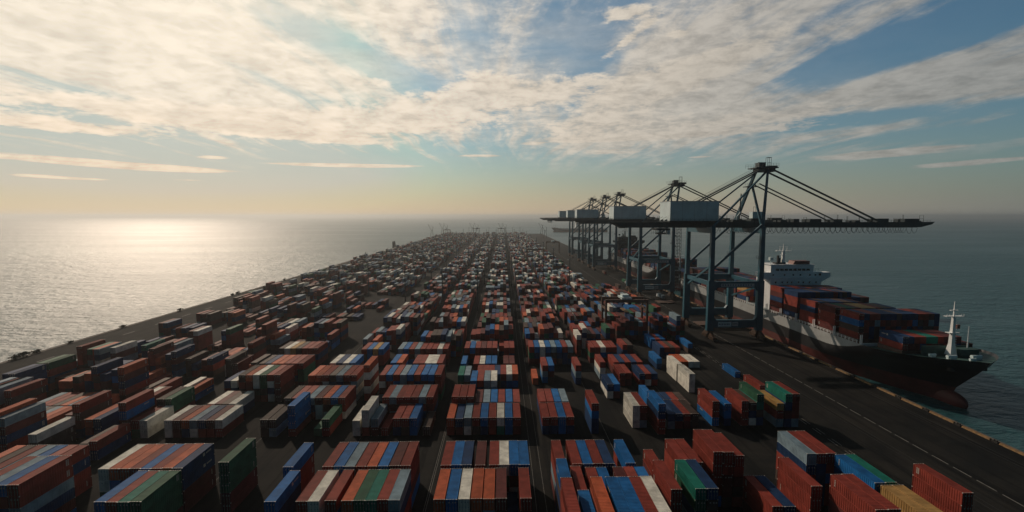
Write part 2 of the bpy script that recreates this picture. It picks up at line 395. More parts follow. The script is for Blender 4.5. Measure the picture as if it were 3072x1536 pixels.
L1, L2, L3 = 'left-centre block', 'middle block', 'right-centre block'
# nearest row, cut by the lower edge of the picture
Z_ = A - 13.0
at(L3, 1, Z_, 16.5, 12.2, 'R'); at(L3, 1, Z_, 13.6, 15.9, 'B'); at(L3, 1, Z_, 16.5, 18.6, 'O'); at(L3, 1, Z_, 16.5, 21.8, 'BBRW')
at('tall red block', 1, Z_, 16.5, 70.6, 'RR'); at('tall red block', 1, Z_, 13.8, 81.8, 'YY')
# row A
grp('blue stack block', 2, A, 1494, 792, 826, 'B')
grp(L1, 2, A, 1496, 887, 1200, 'RW,R,OGTRS', {1: 'W', 4: 'W', 7: 'N'})
grp(L2, 2, A, 1497, 1300, 1597, 'OBWOODNR', {1: 'B', 2: 'W'}, '00000020')
grp(L3, 2, A, 1467, 1687.7, 1720, 'B'); grp(L3, 2, A, 1483, 1735, 1771, 'R'); grp(L3, 2, A, 1496, 1785, 1857, 'RB'); grp(L3, 2, A, 1496, 1877, 1985, 'DRB')
RA = 'red and green block'; RB = 'tall red block'; RC = 'lane edge stacks'
grp(RA, 2, A, 1478, 2012.8, 2046.6, 'R', {0: 'RR'}); grp(RA, 2, A, 1472, 2087, 2159, 'TN', {0: 'GN'})
grp(RA, 2, A, 1528, 2318, 2390, 'RN', {0: 'RD'})
at(RB, 2, A, 13.2, 67.2, 'R', {0: 'RRD'}); at(RB, 2, A, 13.8, 81.2, 'BT', {0: 'NSR'}); at(RC, 2, A, 11.3, 101.0, 'R', {0: 'RRR'})
LA = 'lower left block'; LB = 'left edge block'
grp(LA, 2, A, 1485, 279, 414, 'BRTG', {3: 'GGD'}); grp(LB, 2, A, 1445, -92, 48, 'RSBR', {3: 'RSN'})
# row B
grp('blue stack block', 3, B_, 1381, 655, 687, 'G', {0: 'GGD'}); grp('blue stack block', 3, B_, 1389, 848, 880, 'B', {0: 'RRR'})
grp(L1, 3, B_, 1395, 967, 1232.6, 'RBSROBDR'); grp(L2, 3, B_, 1394.5, 1322, 1589.8, 'RBN,D,RWBB')
grp(L3, 3, B_, 1386, 1669, 1699, 'R'); grp(L3, 3, B_, 1394, 1717.5, 1844.8, 'RBRN'); grp(L3, 3, B_, 1394, 1877.6, 1907.4, 'B')
grp(RA, 3, B_, 1427, 1975, 2005, 'R'); grp(RA, 3, B_, 1394, 2047, 2112, 'RR', {0: 'RRR'}); at(RA, 3, B_, 14.3, 51.7, 'RR', {0: 'RRR'}); at(RA, 3, B_, 13.3, 56.9, 'R')
at(RB, 3, B_, 13.7, 74.9, 'SRR', {0: 'NRR'})
grp(LA, 3, B_, 1387, 293, 541, 'WOORBRON', {7: 'NDD', 0: 'W'}); grp(LB, 3, B_, 1391, -110, 137, 'OKRSBRR', {6: 'NRR'})
# row C
C_ = 147.0
grp(L2, 4, C_, 1245, 1340, 1364, 'O', {0: 'RR'}); at(L2, 4, C_, 5.4, X_at(1366, C_, 5.4), 'N')
grp(L2, 4, C_, 1253, 1391.5, 1567.3, 'SRBRWBR', {0: 'W', 4: 'T', 5: 'B', 2: 'N'})
grp(L1, 4, C_, 1222, 1084, 1110, 'W', {0: 'WR'}); grp(L1, 4, C_, 1250, 1112, 1138, 'S', {0: 'D'}); grp(L1, 4, C_, 1262, 1057, 1083, 'W', {0: 'W'})
at(L1, 4, C_, 2.7, X_at(1142, C_, 2.7), 'R'); grp(L1, 4, C_, 1252, 1178, 1265.7, 'RRB', {2: 'B'}); grp(L1, 4, C_, 1275, 1268, 1292, 'K')
grp(L3, 4, C_, 1251, 1627, 1724.8, 'RRBR', {0: 'N', 1: 'NN', 2: 'B'}); grp(L3, 4, C_, 1218.5, 1775, 1799, 'R', {0: 'BNN'})
grp('blue stack block', 4, C_, 1248, 780, 830, 'KK', {0: 'KD'}); grp('blue stack block', 4, C_, 1212, 862, 890, 'B', {0: 'BBR'}); grp('blue stack block', 4, C_, 1250, 940, 990, 'GG', {1: 'RR'}, '10')
RD = 'long navy block'; RE = 'right red block'
grp(RD, 4, 151, 1219, 1898.6, 1942, 'WR', {0: 'WW', 1: 'DS'}); grp(RD, 4, 146, 1222.5, 1976, 2000, 'B', {0: 'NRR'})
grp(RD, 4, 150, 1249.6, 2004, 2098, 'NNRK'); grp(RD, 5, 163.2, 1211, 1988, 2078, 'NNRK'); grp(RD, 5, 163.4, 1190, 1945, 1967, 'B', {0: 'BNR'})
grp(RE, 4, 152, 1204, 2138, 2160.4, 'R', {0: 'RBN'}); grp(RE, 4, 152, 1216, 2173.5, 2195, 'B', {0: 'BN'}); grp(RE, 4, 152, 1208.6, 2225.6, 2249, 'R', {0: 'RR'})
grp(RE, 4, 152, 1213, 2250, 2270, 'K'); grp(RE, 4, 152, 1188, 2272, 2294, 'G', {0: 'TK'})
at(RC, 4, 150.5, 8.5, 93.4, 'Y', {0: 'RS'}); at(RC, 4, 150.5, 11.6, 96.2, 'TR', {0: 'NDN'}); at(RC, 5, 168, 8.2, 97.4, 'R', {0: 'G'})
grp(LA, 4, C_, 1254, 491, 670, 'WDOSNDW', {6: 'RD', 3: 'WW', 0: 'W'}); grp(LA, 5, 160.2, 1205, 622, 700, 'WDKW', {3: 'NR'})
grp(LA, 4, C_, 1254, 393, 442, 'RW', {1: 'WW'}, ''); grp(LA, 4, 144, 1253, 254, 300, 'ON', {1: 'NRD'}); grp(LB, 4, C_, 1246, -62, 133, 'KRSSKSOO', {7: 'RRS'})
# tall stacks at the left edge of the picture
at('seaside block', 6, 176.2, 11.6, -192, 'NN', {0: 'NNR', 1: 'NRN'}); at('seaside block', 7, 189.4, 11.6, -192, 'GG', {0: 'RN', 1: 'RN'}); at('seaside block', 6, 176.2, 8.6, -171, 'OO', {1: 'KD'}); at('seaside block', 7, 190, 8.6, -167.4, 'NN', {1: 'ND'})
at('seaside block', 9, 214, 11.2, -178, 'N', {0: 'NK'}); at('seaside block', 9, 216, 11.2, -170, 'T', {0: 'NN'})
# row D and on
D_ = 160.0
grp(L2, 5, D_, 1191, 1355, 1424, 'RRR'); grp(L2, 5, D_, 1202, 1426, 1563, 'DSBRBR', None, '0')
grp(L3, 5, D_, 1202.7, 1618.6, 1708, 'RRBS')
grp(L1, 5, D_, 1194, 1147, 1208, 'RSR'); grp(L1, 5, D_, 1194, 1210, 1302, 'RRSR')
grp('blue stack block', 5, D_, 1194, 852, 1045, 'KRRSDOBR', {7: 'RW'})
grp(LA, 5, D_, 1191, 400, 440, 'WR', {1: 'R'}); grp(LA, 5, D_, 1195, 470, 520, 'KG', {1: 'GD'}); grp(LB, 5, D_, 1213, 250, 276, 'O'); grp(LB, 5, D_, 1200, 85, 248, 'SRRKOSW', {6: 'SR'})
E_ = 176.0
grp(L2, 6, E_, 1144, 1411, 1492, 'BRSW', {0: 'N', 2: 'S', 3: 'S'}); grp(L2, 6, E_, 1122, 1376, 1414, 'GS') if False else None
grp(L2, 7, 189.0, 1124, 1373, 1412, 'TS'); grp(L2, 7, 189.0, 1118, 1430, 1552, 'RRRNRWO')
grp(L1, 6, E_, 1122, 1137, 1325, 'RBRSBRBBR', {2: 'B', 3: 'S', 8: 'R'}); grp('blue stack block', 6, E_, 1121, 924, 1085, 'OORKSRR', {6: 'SWS', 2: 'W'})
grp('blue stack block', 6, E_, 1094, 1090, 1122, 'O', {0: 'WR'}); grp(LA, 6, E_, 1120, 715, 860, 'KOWGRR', {5: 'RD', 3: 'G', 2: 'W'})
grp(RD, 6, 176.4, 1150, 1822, 1862, 'NB', {0: 'WW'}); grp(RD, 6, 182, 1128, 2068, 2087.8, 'W', {0: 'WW'}); grp(RD, 7, 195, 1094, 2030, 2050, 'W', {0: 'WW'})
F1 = 190.0
grp(RD, 7, F1, 1123, 1859, 1901, 'RR'); grp(RD, 7, F1, 1124, 1918, 1977, 'NRN'); grp(RD, 8, 204, 1087.4, 1841, 1940, 'RNRNR')
grp(L3, 7, 192, 1128, 1597.8, 1614.5, 'O', {0: 'S'}); grp(L3, 7, 194, 1096.6, 1627, 1667, 'RB'); grp(L3, 7, 192, 1098, 1727, 1746, 'R', {0: 'SN'})
grp(RD, 7, 198, 1094, 1800, 1817, 'R'); grp(L1, 7, F1, 1086, 1171, 1208, 'BO'); grp(L1, 7, F1, 1088, 1238, 1322, 'RRWWR')
grp('blue stack block', 7, F1, 1085, 989, 1074, 'WNWB'); grp(LA, 7, F1, 1087, 774, 930, 'KNOORRR', {6: 'GG'})
grp(L2, 8, 203, 1091, 1420, 1492, 'RWBB'); grp(L2, 8, 203, 1091, 1510, 1550, 'DD'); grp(L2, 8, 203, 1088, 1382, 1400, 'B')
grp(RE, 7, 213, 1087, 2033, 2112, 'OOWW'); grp(RE, 7, 199, 1125, 2205, 2226, 'B'); grp(RD, 8, 211, 1083, 1970, 1998, 'B')
grp(L3, 9, 219, 1041.6, 1587.4, 1722.7, 'RBWBSBRS', {2: 'W', 1: 'N', 5: 'N'}); grp(RD, 9, 221, 1043.7, 1770, 1856, 'RRWRR'); grp(RD, 9, 225, 1036, 1868, 1902, 'RK')
grp(L2, 9, 219, 1044, 1393, 1493, 'RBRDRR'); grp(L2, 9, 219, 1043, 1512, 1544, 'RR')
grp(L1, 9, 219, 1045, 1193, 1350, 'SBRSRRRWR'); grp('blue stack block', 9, 219, 1045, 1084, 1168, 'RBYB', {1: 'B'}); grp(LA, 9, 219, 1042, 836, 965, 'KWYKRRR')
grp(RE, 8, 245, 1021, 1953, 2006, 'BRB', {0: 'BN'}); grp(RE, 8, 229, 1050, 1979, 2059, 'NRKR', {0: 'NB'}); grp(RE, 8, 236, 1040, 2064, 2076, 'B')
grp(L2, 10, 232, 1013, 1436, 1540, 'SSRSRSR') if False else None
# ---- the rest of the yard, seeded
ZN = [(-192, 7, 'seaside block'), (-168, 8, 'second seaside block'), (-142, 8, 'third seaside block'), (-115, 9, LB), (-75.5, 8, 'blue stack block'), (-42, 8, L1), (-17.3, 9, L2), (12.3, 8, L3), (38, 9, RD), (66, 7, RE), (88, 7, RC)]
rows = [176.2, 189.2, 204.6, 219.2, 232.4, 245.6, 262, 275.2, 288.4, 303, 316.2, 329.4]
yy = 345.0; k = 0
while yy < 1800: rows.append(yy); k += 1; yy += 13.2 if k % 4 else 22.0
for e in (133.4 + 0, 147.4, 160.6): rows.append(e)
rows.sort()
def occupied(x, y):
    for c in fullc:
        if abs(c[0] - x) < 2.52 and y < c[1] + 12.7 and c[1] < y + 12.7: return True
    return False
fullc = [(c['x'], c['y']) for c in cons if c['tier'] == 0]
fr = random.Random(29)
FARP = 'WWWWSSSSSRRRKKKDDNNSG'; NEARP = 'RRRRRDDDBNNSSWKKKOG'; LEFTP = 'RRROOKKKNNNSSWGDDDD'
for ri, ry in enumerate(rows):
    for zi, (zx, zn, zname) in enumerate(ZN):
        left = zi <= 3; far = ry > 262
        if ry < 172 and zi > 2: continue
        if ry < 236 and 3 <= zi <= 8 and zi != 3: 
            pass
        if zi >= 9 and ry < 262: continue
        if zi in (8,) and ry < 232: continue
        if 4 <= zi <= 7 and ry < 225: continue
        if zi == 3 and ry < 225: 
            pass
        if zi == 9 and abs(ry - 275) < 8: continue
        if zi == 10 and ry > 1200 and fr.random() < .3: continue
        mode = fr.random(); base = fr.choice([2, 3, 3, 4, 4]) if not far else fr.choice([2, 3, 3, 3])
        if mode < (.18 if left else .07) : continue
        pal_ = (LEFTP if left else NEARP) if ry < 420 else FARP
        dens_ = .74 if left else .965
        if zi == 10 and ry > 420: continue
        run = 0; n0 = base
        if zi == 6 and far: zn = 8; zx = -15.0
        if far and zi == 5: zn = 7
        if far and zi == 7: zx = 13.6
        if far and zi == 8: zx = 41.0; zn = 8
        if far and zi == 4: zn = 8; zx = -72.0
        if zi == 0: e_ = max(0, min(30, (ry - 235) * .14)); zx = -192 - e_; zn = 7 + int(e_ / 2.56)
        for i in range(zn):
            if run <= 0: run = fr.randint(1, 3) if left or not far else fr.randint(2, 5); n0 = max(1, base + fr.choice([-1, 0, 0, 0, 0, 1] if not left else [-2, -1, 0, 0, 1])); gapr = fr.random() > dens_
            run -= 1
            if gapr: continue
            x = zx + i * 2.56 + (1.9 if left and i % 4 > 1 else 0)
            yj = ry + (fr.uniform(-2, 1.0) * 0 if not left else 0)
            if ry < 262 and occupied(x, yj): continue
            nn = max(1, n0 - (fr.random() < .12))
            n_save = rr; stack(x, yj, fr.choice(pal_), n=min(nn, 5), block=zname, row=20 + ri, colm=i)
# ---- cargo of the berthed ship (deck at z = 15)
ship_cons = []; SHX, SHY = 1.0, -5.5
def ship_bay(Y, z0, x0, ncol, tops, bay, dy=0.0):
    for i in range(ncol):
        n = tops[i] if i < len(tops) else tops[-1]
        zz_ = z0
        for t in range(n):
            H = 2.9
            cc = rr.choice('RRDDNNBDSKK')
            if t == n - 1: cc = SHIPTOP.get(bay, {}).get(i, rr.choice('RRDNBKN'))
            if i == 0: cc = SHIPSIDE.get((bay, n - 1 - t), cc)
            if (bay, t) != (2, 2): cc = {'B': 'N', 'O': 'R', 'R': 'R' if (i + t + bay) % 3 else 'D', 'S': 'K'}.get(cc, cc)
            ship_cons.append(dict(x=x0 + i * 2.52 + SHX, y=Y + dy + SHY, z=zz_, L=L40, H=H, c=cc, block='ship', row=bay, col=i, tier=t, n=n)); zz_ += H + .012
SHIPTOP = {1: {0: 'B', 1: 'N', 2: 'O', 3: 'R', 4: 'T', 5: 'T', 6: 'R'}, 2: {0: 'R', 1: 'B', 2: 'R', 3: 'R', 4: 'N', 5: 'B'}, 3: {0: 'R', 1: 'R', 2: 'G', 3: 'G', 4: 'D', 5: 'Y', 6: 'Y', 7: 'Y', 8: 'R'}, 4: {0: 'N', 1: 'N', 2: 'S'}}
SHIPSIDE = {(1, 0): 'N', (1, 1): 'O', (2, 0): 'R', (2, 1): 'B', (2, 2): 'S', (2, 3): 'R', (3, 0): 'R', (3, 1): 'R', (3, 2): 'R', (3, 3): 'R', (4, 0): 'R', (4, 1): 'N', (4, 2): 'R', (4, 3): 'R', (5, 0): 'N', (5, 1): 'R', (5, 2): 'R', (5, 3): 'R',
            (6, 0): 'R', (6, 1): 'R', (6, 2): 'B', (6, 3): 'R', (7, 0): 'R', (7, 1): 'Y', (7, 2): 'R', (8, 0): 'N', (8, 1): 'B', (9, 0): 'R'}
ship_bay(192.5, 15.5, 167.2, 12, [2, 2, 2, 2, 2, 2, 2, 2, 2, 2, 1, 1], 1)
ship_bay(211, 15.5, 162.6, 15, [4], 2); ship_bay(225.4, 15.5, 162.0, 16, [4] * 12 + [3] * 4, 3, 0)
ship_bay(240, 15.5, 162.0, 16, [4, 4, 4, 4, 4, 4, 4, 4, 4, 4, 3, 3], 4); ship_bay(254.6, 15.5, 162.0, 16, [5] * 12 + [4] * 4, 5); ship_bay(268.6, 15.5, 162.0, 16, [5] * 14 + [4], 6)
for i, Yb in enumerate((308, 322.5, 337, 351.5, 366, 380.5, 395, 409.5)):
    ship_bay(Yb, 15.5, 162.0, 16, [fr.choice([3, 4, 4, 5])] * 6 + [fr.choice([3, 4])] * 10, 7 + i)
ship2 = []
sv = ship_cons; ship_cons = ship2
for i in range(12): 
    ship_bay(482 + i * 14.5, 15.5, 162.0, 16, [fr.choice([2, 3, 4, 4])] * 7 + [fr.choice([2, 3, 4])] * 9, 40 + i)
ship_cons = sv
allc = cons + ship_cons + ship2

# ---- which ones show largest: cast the camera's own rays at plain boxes
vv, ff = [], []
for c in allc:
    k = len(vv); x0, x1, y0, y1, z0, z1 = c['x'], c['x'] + W, c['y'], c['y'] + c['L'], c['z'], c['z'] + c['H']
    vv += [(x0, y0, z0), (x1, y0, z0), (x1, y1, z0), (x0, y1, z0), (x0, y0, z1), (x1, y0, z1), (x1, y1, z1), (x0, y1, z1)]
    ff += [tuple(k + i for i in f) for f in ((3, 2, 1, 0), (4, 5, 6, 7), (0, 1, 5, 4), (1, 2, 6, 5), (2, 3, 7, 6), (3, 0, 4, 7))]
bvh = BVHTree.FromPolygons(vv, ff)
cnt = [0] * len(allc); o_ = Vector((0, 0, HC))
for iy in range(226, 512):
    for ix in range(0, 1024, 1 if iy > 300 else 2):
        h = bvh.ray_cast(o_, dirpx(ix * 3 + 1.5, iy * 3 + 1.5))
        if h[2] is not None: cnt[h[2] // 6] += 1
order = sorted(range(len(allc)), key=lambda i: -cnt[i])
NIND = 298
solo = [i for i in order[:NIND] if cnt[i] > 0]; solos = set(solo)
rest = [c for i, c in enumerate(allc) if i not in solos]

# ------------------------------------------------------------------ containers: geometry
def ribbed(b, x0, x1, L, z0, z1, axis, period, depth, out):
    # trapezoid ribs along y; axis 'x' = wall at x0 facing out (+1/-1), axis 'z' = roof at z0
    n = int(L / period); p = L / n
    for i in range(n):
        ys = [i * p, i * p + p * .35, i * p + p * .5, i * p + p * .85, (i + 1) * p]; ds = [0, 0, -depth, -depth, 0]
        for k in range(4):
            ya, yb = ys[k], ys[k + 1]; a, c = ds[k] * out, ds[k + 1] * out
            if axis == 'x':
                q = [(x0 + a, ya, z0), (x0 + c, yb, z0), (x0 + c, yb, z1), (x0 + a, ya, z1)]
                b.quad(q if out > 0 else q[::-1])
            else:
                b.quad([(x0, ya, z0 + a), (x1, ya, z0 + a), (x1, yb, z0 + c), (x0, yb, z0 + c)])
M['letter'] = mat('white_lettering', (.42, .41, .37), .6, 0, .1)
cache = {}
def cmesh(L, H):
    key = (round(L, 2), H)
    if key in cache: return cache[key]
    pm = M['R']; d = {}; w = W / 2; s = .09
    b = MB()
    for x in (-w, w - s * 1.4):
        for y in (0, L - s * 1.4): b.box(x, x + s * 1.4, y, y + s * 1.4, 0.02, H)
        b.box(x, x + s, s * 1.4, L - s * 1.4, 0.0, .16); b.box(x, x + s, s * 1.4, L - s * 1.4, H - .1, H)
    for y in (0, L - s): b.box(-w + .126, w - .126, y, y + s, 0, .15); b.box(-w + .126, w - .126, y, y + s, H - .12, H)
    b.box(-w + .1, w - .1, .1, L - .1, .1, .17)
    d['frame'] = b.mesh('frame', pm)
    b = MB(); ribbed(b, -w + s, w - s, L - 2 * s, H - .02, 0, 'z', .45, .045, 1); d['roof'] = b.mesh('roof', pm)
    b = MB(); ribbed(b, w - .03, 0, L - .25, .16, H - .1, 'x', .55, .05, 1); d['side_r'] = b.mesh('side_panel', pm)
    b = MB(); ribbed(b, -w + .03, 0, L - .25, .16, H - .1, 'x', .55, .05, -1); d['side_l'] = b.mesh('side_panel', pm)
    b = MB(); n = 6; p = (W - .252) / n
    for i in range(n):
        x = -w + .126 + i * p; b.quad([(x + p, 0, .15), (x, 0, .15), (x, 0, H - .12), (x + p, 0, H - .12)][::-1] if i % 2 else [(x + p, -.04, .15), (x, -.04, .15), (x, -.04, H - .12), (x + p, -.04, H - .12)][::-1])
    d['end'] = b.mesh('end_panel', pm)
    for nm, xa, xb in (('door_l', -w + .13, -.01), ('door_r', .01, w - .13)):
        b = MB(); b.box(xa, xb, .03, .075, .16, H - .13)
        for j in range(3): zz_ = .16 + (H - .29) * (j + .5) / 3; b.box(xa + .1, xb - .1, .012, .03, zz_ - .28, zz_ + .28)
        d[nm] = b.mesh('door', pm)
    b = MB(); b.tube((0, -.02, .12), (0, -.02, H - .1), .032, 5); b.box(-.07, .07, -.05, 0, .95, 1.12); d['rod'] = b.mesh('lock_rod', M['rod'])
    b = MB()
    for x in (-w - .004, w - .17):
        for y in (-.006, L - .17):
            for z0 in (0.0, H - .12): b.box(x, x + .175, y, y + .176, z0, z0 + .124)
    d['cast'] = b.mesh('corner_fittings', M['steel'])
    b = MB(); q_ = random.Random(int(L * 10 + H * 100))
    for yy2 in (.0, L - .16):
        x = -w + .3
        while x < w - .3:
            e = q_.uniform(.08, .26); b.box(x, x + e, yy2 + .02, yy2 + .15, H + .002, H + .012); x += e + q_.uniform(.08, .3)
    for x in (-.62, .12, .7):
        b.box(x, x + .3, -.012, .0, H - .85, H - .55)
    d['marks'] = b.mesh('edge_markings', M['letter']); cache[key] = d
    return d
def letters_mesh(kind):
    # small block letters and logo bars as they show on the container sides; plane y-z, facing -x or +x
    b = MB(); q = random.Random(kind)
    if kind == 0:        # vertical column of code marks
        for j in range(4): 
            z = -j * .38; b.quad([(0, 0, z), (0, .24, z), (0, .24, z - .27), (0, 0, z - .27)])
    elif kind == 1:      # horizontal word
        for j in range(6):
            y = j * .36; b.quad([(0, y, 0), (0, y + .27, 0), (0, y + .27, -.42), (0, y, -.42)])
    elif kind == 2:      # square plate with a word under it
        b.quad([(0, 0, 0), (0, .8, 0), (0, .8, -.8), (0, 0, -.8)])
        for j in range(5): y = 1.3 + j * .42; b.quad([(0, y, -.2), (0, y + .32, -.2), (0, y + .32, -.6), (0, y, -.6)])
    else:
        for i in range(2):
            for j in range(5): z = -j * .3; b.quad([(0, i * .42, z), (0, i * .42 + .3, z), (0, i * .42 + .3, z - .2), (0, i * .42, z - .2)])
    return b.mesh('side_marking', M['letter'])
lmesh = [letters_mesh(k) for k in range(4)]
ORD = ['first', 'second', 'third', 'fourth', 'fifth', 'sixth', 'seventh', 'eighth', 'ninth', 'tenth', 'eleventh', 'twelfth', 'thirteenth', 'fourteenth', 'fifteenth', 'sixteenth', 'seventeenth', 'eighteenth', 'nineteenth', 'twentieth']
# stack order from the left inside each block and row, row order inside each block
from collections import defaultdict
rowsof = defaultdict(set)
for c in allc: rowsof[c['block']].add(round(c['y'] / 6.5))
def cluster(vals, tol):
    vals = sorted(vals); out_ = []
    for v in vals:
        if not out_ or v - out_[-1][-1] > tol: out_.append([v])
        else: out_[-1].append(v)
    return out_
rowidx = {}
for bl in rowsof:
    ys = sorted({c['y'] for c in allc if c['block'] == bl})
    for k, cl_ in enumerate(cluster(ys, 2.2)):
        for v in cl_: rowidx[(bl, v)] = k
colx = defaultdict(set)
for c in allc: colx[(c['block'], rowidx[(c['block'], c['y'])])].add(round(c['x'], 2))
def label_of(c):
    n = pal[c['c']][1]; r = rowidx[(c['block'], c['y'])]; xs = sorted(colx[(c['block'], r)]); ci = xs.index(round(c['x'], 2))
    tf = c['n'] - 1 - c['tier']
    t = 'alone on the ground' if c['n'] == 1 else ('on top' if tf == 0 else ('at the bottom' if c['tier'] == 0 and tf > 1 else ORD[tf] + ' from top'))
    if c['block'] == 'ship':
        if c['n'] == 1: t = 'on deck'
        return f"{n} container {t}, {ORD[ci]} stack from quay side, {ORD[r]} bay of ship"
    cs = f"{ORD[ci]} stack from left" if len(xs) > 1 else 'only stack'
    if len(xs) == 1: return f"{n} container {t}, lone stack in {ORD[min(r,19)]} row, {c['block']}"
    return f"{n} container {t}, {cs}, {ORD[min(r, 19)]} row, {c['block']}"
proto = {}
def paintslot(o, m):
    o.material_slots[0].link = 'OBJECT'; o.material_slots[0].material = m
mr = random.Random(3)
near_set = set(solo[:190])
for i in solo:
    c = allc[i]; d = cmesh(c['L'], c['H']); pm = M[c['c']]
    t = link('shipping_container', None, None, (c['x'] + W / 2, c['y'], c['z']), label_of(c), 'container', 'containers on the ship' if c['block'] == 'ship' else 'containers stacked in the yard')
    t.empty_display_size = 1
    for nm, key, loc in (('frame', 'frame', (0, 0, 0)), ('roof', 'roof', (0, .09, 0)), ('side_panel', 'side_l', (0, .125, 0)), ('side_panel', 'side_r', (0, .125, 0)), ('end_panel', 'end', (0, c['L'] - .02, 0)), ('door', 'door_l', (0, 0, 0)), ('door', 'door_r', (0, 0, 0))):
        o = link(nm, d[key], t, loc); paintslot(o, pm)
        if nm == 'door' and i in near_set:
            for sx in ((-.95, -.35) if key == 'door_l' else (.35, .95)): link('lock_rod', d['rod'], o, (sx, 0, 0))
    link('corner_fittings', d['cast'], t, kind='stuff'); link('edge_markings', d['marks'], t, kind='stuff')
    if mr.random() < .55 and c['c'] not in 'W' or c['c'] in 'BT':
        k = mr.choice([0, 0, 3, 1, 2] if c['c'] in 'BNT' else [0, 0, 3])
        side = -1 if c['x'] > 0 else 1
        yy_ = c['L'] - 1.6 if k in (0, 3) else c['L'] - 4.6
        o = link('side_marking', lmesh[k], t, (side * (W / 2 - .026 + .008 + .03), yy_, c['H'] - .45))
# everything past the three hundred largest: one object
keys = list(pal.keys()); km = {k: i for i, k in enumerate(keys)}
b = MB()
for c in rest:
    b.box(c['x'] + .01, c['x'] + W - .01, c['y'], c['y'] + c['L'], c['z'], c['z'] + c['H'] - .012, km[c['c']])
b.build('distant_container_stacks', [M[k] for k in keys], kind='stuff', label='thousands of mixed coloured containers stacked to the far end of the quay', cat='containers')
print('containers', len(allc), 'solo', len(solo), 'min px', cnt[solo[-1]])

# ------------------------------------------------------------------ ship-to-shore cranes
CX = 135.5
def q3(x, y, z): return (x - CX, y, z)
def bx(b, x0, x1, y0, y1, z0, z1): b.box(x0 - CX, x1 - CX, y0, y1, z0, z1)
def rail_mesh(b, x0, x1, y, z, h=1.1, step=2.4, t=.07):
    n = max(1, int((x1 - x0) / step))
    for i in range(n + 1):
        x = x0 + (x1 - x0) * i / n; b.box(x - t / 2 - CX, x + t / 2 - CX, y - t / 2, y + t / 2, z, z + h)
    for f in (.5, 1): bx(b, x0, x1, y - t / 2, y + t / 2, z + h * f - t / 2 + .04, z + h * f + t / 2 + .04)
def sts():
    root = link('gantry_crane', None, None, (CX, 0, 0))
    K = M['crane']; KD = M['crane_dark']
    for X in (121.0, 150.0):
        for Y in (-17.5, 17.5):
            b = MB(); b.hexa([q3(X - 1.9, Y - 1.3, 5.2), q3(X + 1.9, Y - 1.3, 5.2), q3(X + 1.9, Y + 1.3, 5.2), q3(X - 1.9, Y + 1.3, 5.2), q3(X - 1.75, Y - 1.2, 34.5), q3(X + 1.75, Y - 1.2, 34.5), q3(X + 1.75, Y + 1.2, 34.5), q3(X - 1.75, Y + 1.2, 34.5)])
            b.hexa([q3(X - 1.3, Y - 1.1, 34.5), q3(X + 1.3, Y - 1.1, 34.5), q3(X + 1.3, Y + 1.1, 34.5), q3(X - 1.3, Y + 1.1, 34.5), q3(X - 1.1, Y - 1.0, 66), q3(X + 1.1, Y - 1.0, 66), q3(X + 1.1, Y + 1.0, 66), q3(X - 1.1, Y + 1.0, 66)])
            lg = b.build('leg', K, root)
            b = MB(); bx(b, X - 2.6, X - 1.0, Y - 1.2, Y + 1.2, 47.6, 47.8); rail_mesh(b, X - 2.6, X - 1.1, Y - 1.15, 47.8); rail_mesh(b, X - 2.6, X - 1.1, Y + 1.15, 47.8)
            if X > 140: b.build('leg_platform', KD, lg)
    for Y in (-17.5, 17.5):
        b = MB(); bx(b, 122.9, 148.1, Y - 1.0, Y + 1.0, 7.0, 11.5)
        for X, s in ((122.85, 1), (148.15, -1)): b.hexa([q3(X, Y - .99, 11.4), q3(X + s * 1.6, Y - .99, 11.4), q3(X + s * 1.6, Y + .99, 11.4), q3(X, Y + .99, 11.4), q3(X, Y - .99, 13.4), q3(X + s * .1, Y - .99, 13.4), q3(X + s * .1, Y + .99, 13.4), q3(X, Y + .99, 13.4)])
        sb = b.build('sill_beam', K, root)
        b = MB(); bx(b, 122.7, 148.3, Y - .95, Y + .95, 30.6, 34.2)
        for X, s in ((122.65, 1), (148.35, -1)): b.hexa([q3(X, Y - .94, 28.4), q3(X + s * .1, Y - .94, 28.4), q3(X + s * .1, Y + .94, 28.4), q3(X, Y + .94, 28.4), q3(X, Y - .94, 30.7), q3(X + s * 1.8, Y - .94, 30.7), q3(X + s * 1.8, Y + .94, 30.7), q3(X, Y + .94, 30.7)])
        pb = b.build('portal_beam', K, root)
        b = MB(); rail_mesh(b, 123, 148, Y, 34.2); b.build('handrail', KD, pb)
        if Y < 0:
            b = MB(); bx(b, 125.6, 133.4, Y - 1.06, Y - 1.0, 7.7, 10.4); sg = b.build('sign_board', M['house'], sb)
            b = MB()
            for j in range(7): bx(b, 126.0 + j * .95, 126.6 + j * .95, Y - 1.10, Y - 1.06, 8.6, 9.5)
            b.build('lettering', M['signink'], sg)
            b = MB(); bx(b, 134.0, 137.4, Y - 1.06, Y - 1.0, 7.9, 10.3); sg = b.build('sign_board', M['sign'], sb)
            b = MB()
            for j in range(5): bx(b, 134.4 + j * .56, 134.8 + j * .56, Y - 1.10, Y - 1.06, 8.9, 9.6)
            b.build('lettering', M['signink'], sg)
            b = MB(); bx(b, 126.5, 146.0, Y - 1.01, Y - .95, 31.2, 33.0); sg = b.build('sign_board', M['sign'], pb)
            b = MB()
            for j in range(12): bx(b, 127.2 + j * 1.5, 128.0 + j * 1.5, Y - 1.05, Y - 1.01, 31.7, 32.5)
            b.build('lettering', M['signink'], sg)
    for X in (121.0, 150.0):
        b = MB(); bx(b, X - .9, X + .9, -16.5, 16.5, 62, 65); b.build('tie_beam', K, root); b = MB(); bx(b, X - .8, X + .8, -16.3, 16.3, 31.4, 33.8); b.build('tie_beam', K, root)
    for Y in (-17.5, 17.5):
        MB().beam(q3(121.8, Y, 41.5), q3(149.6, Y, 67), 1.0, 1.3).build('diagonal_brace', K, root)
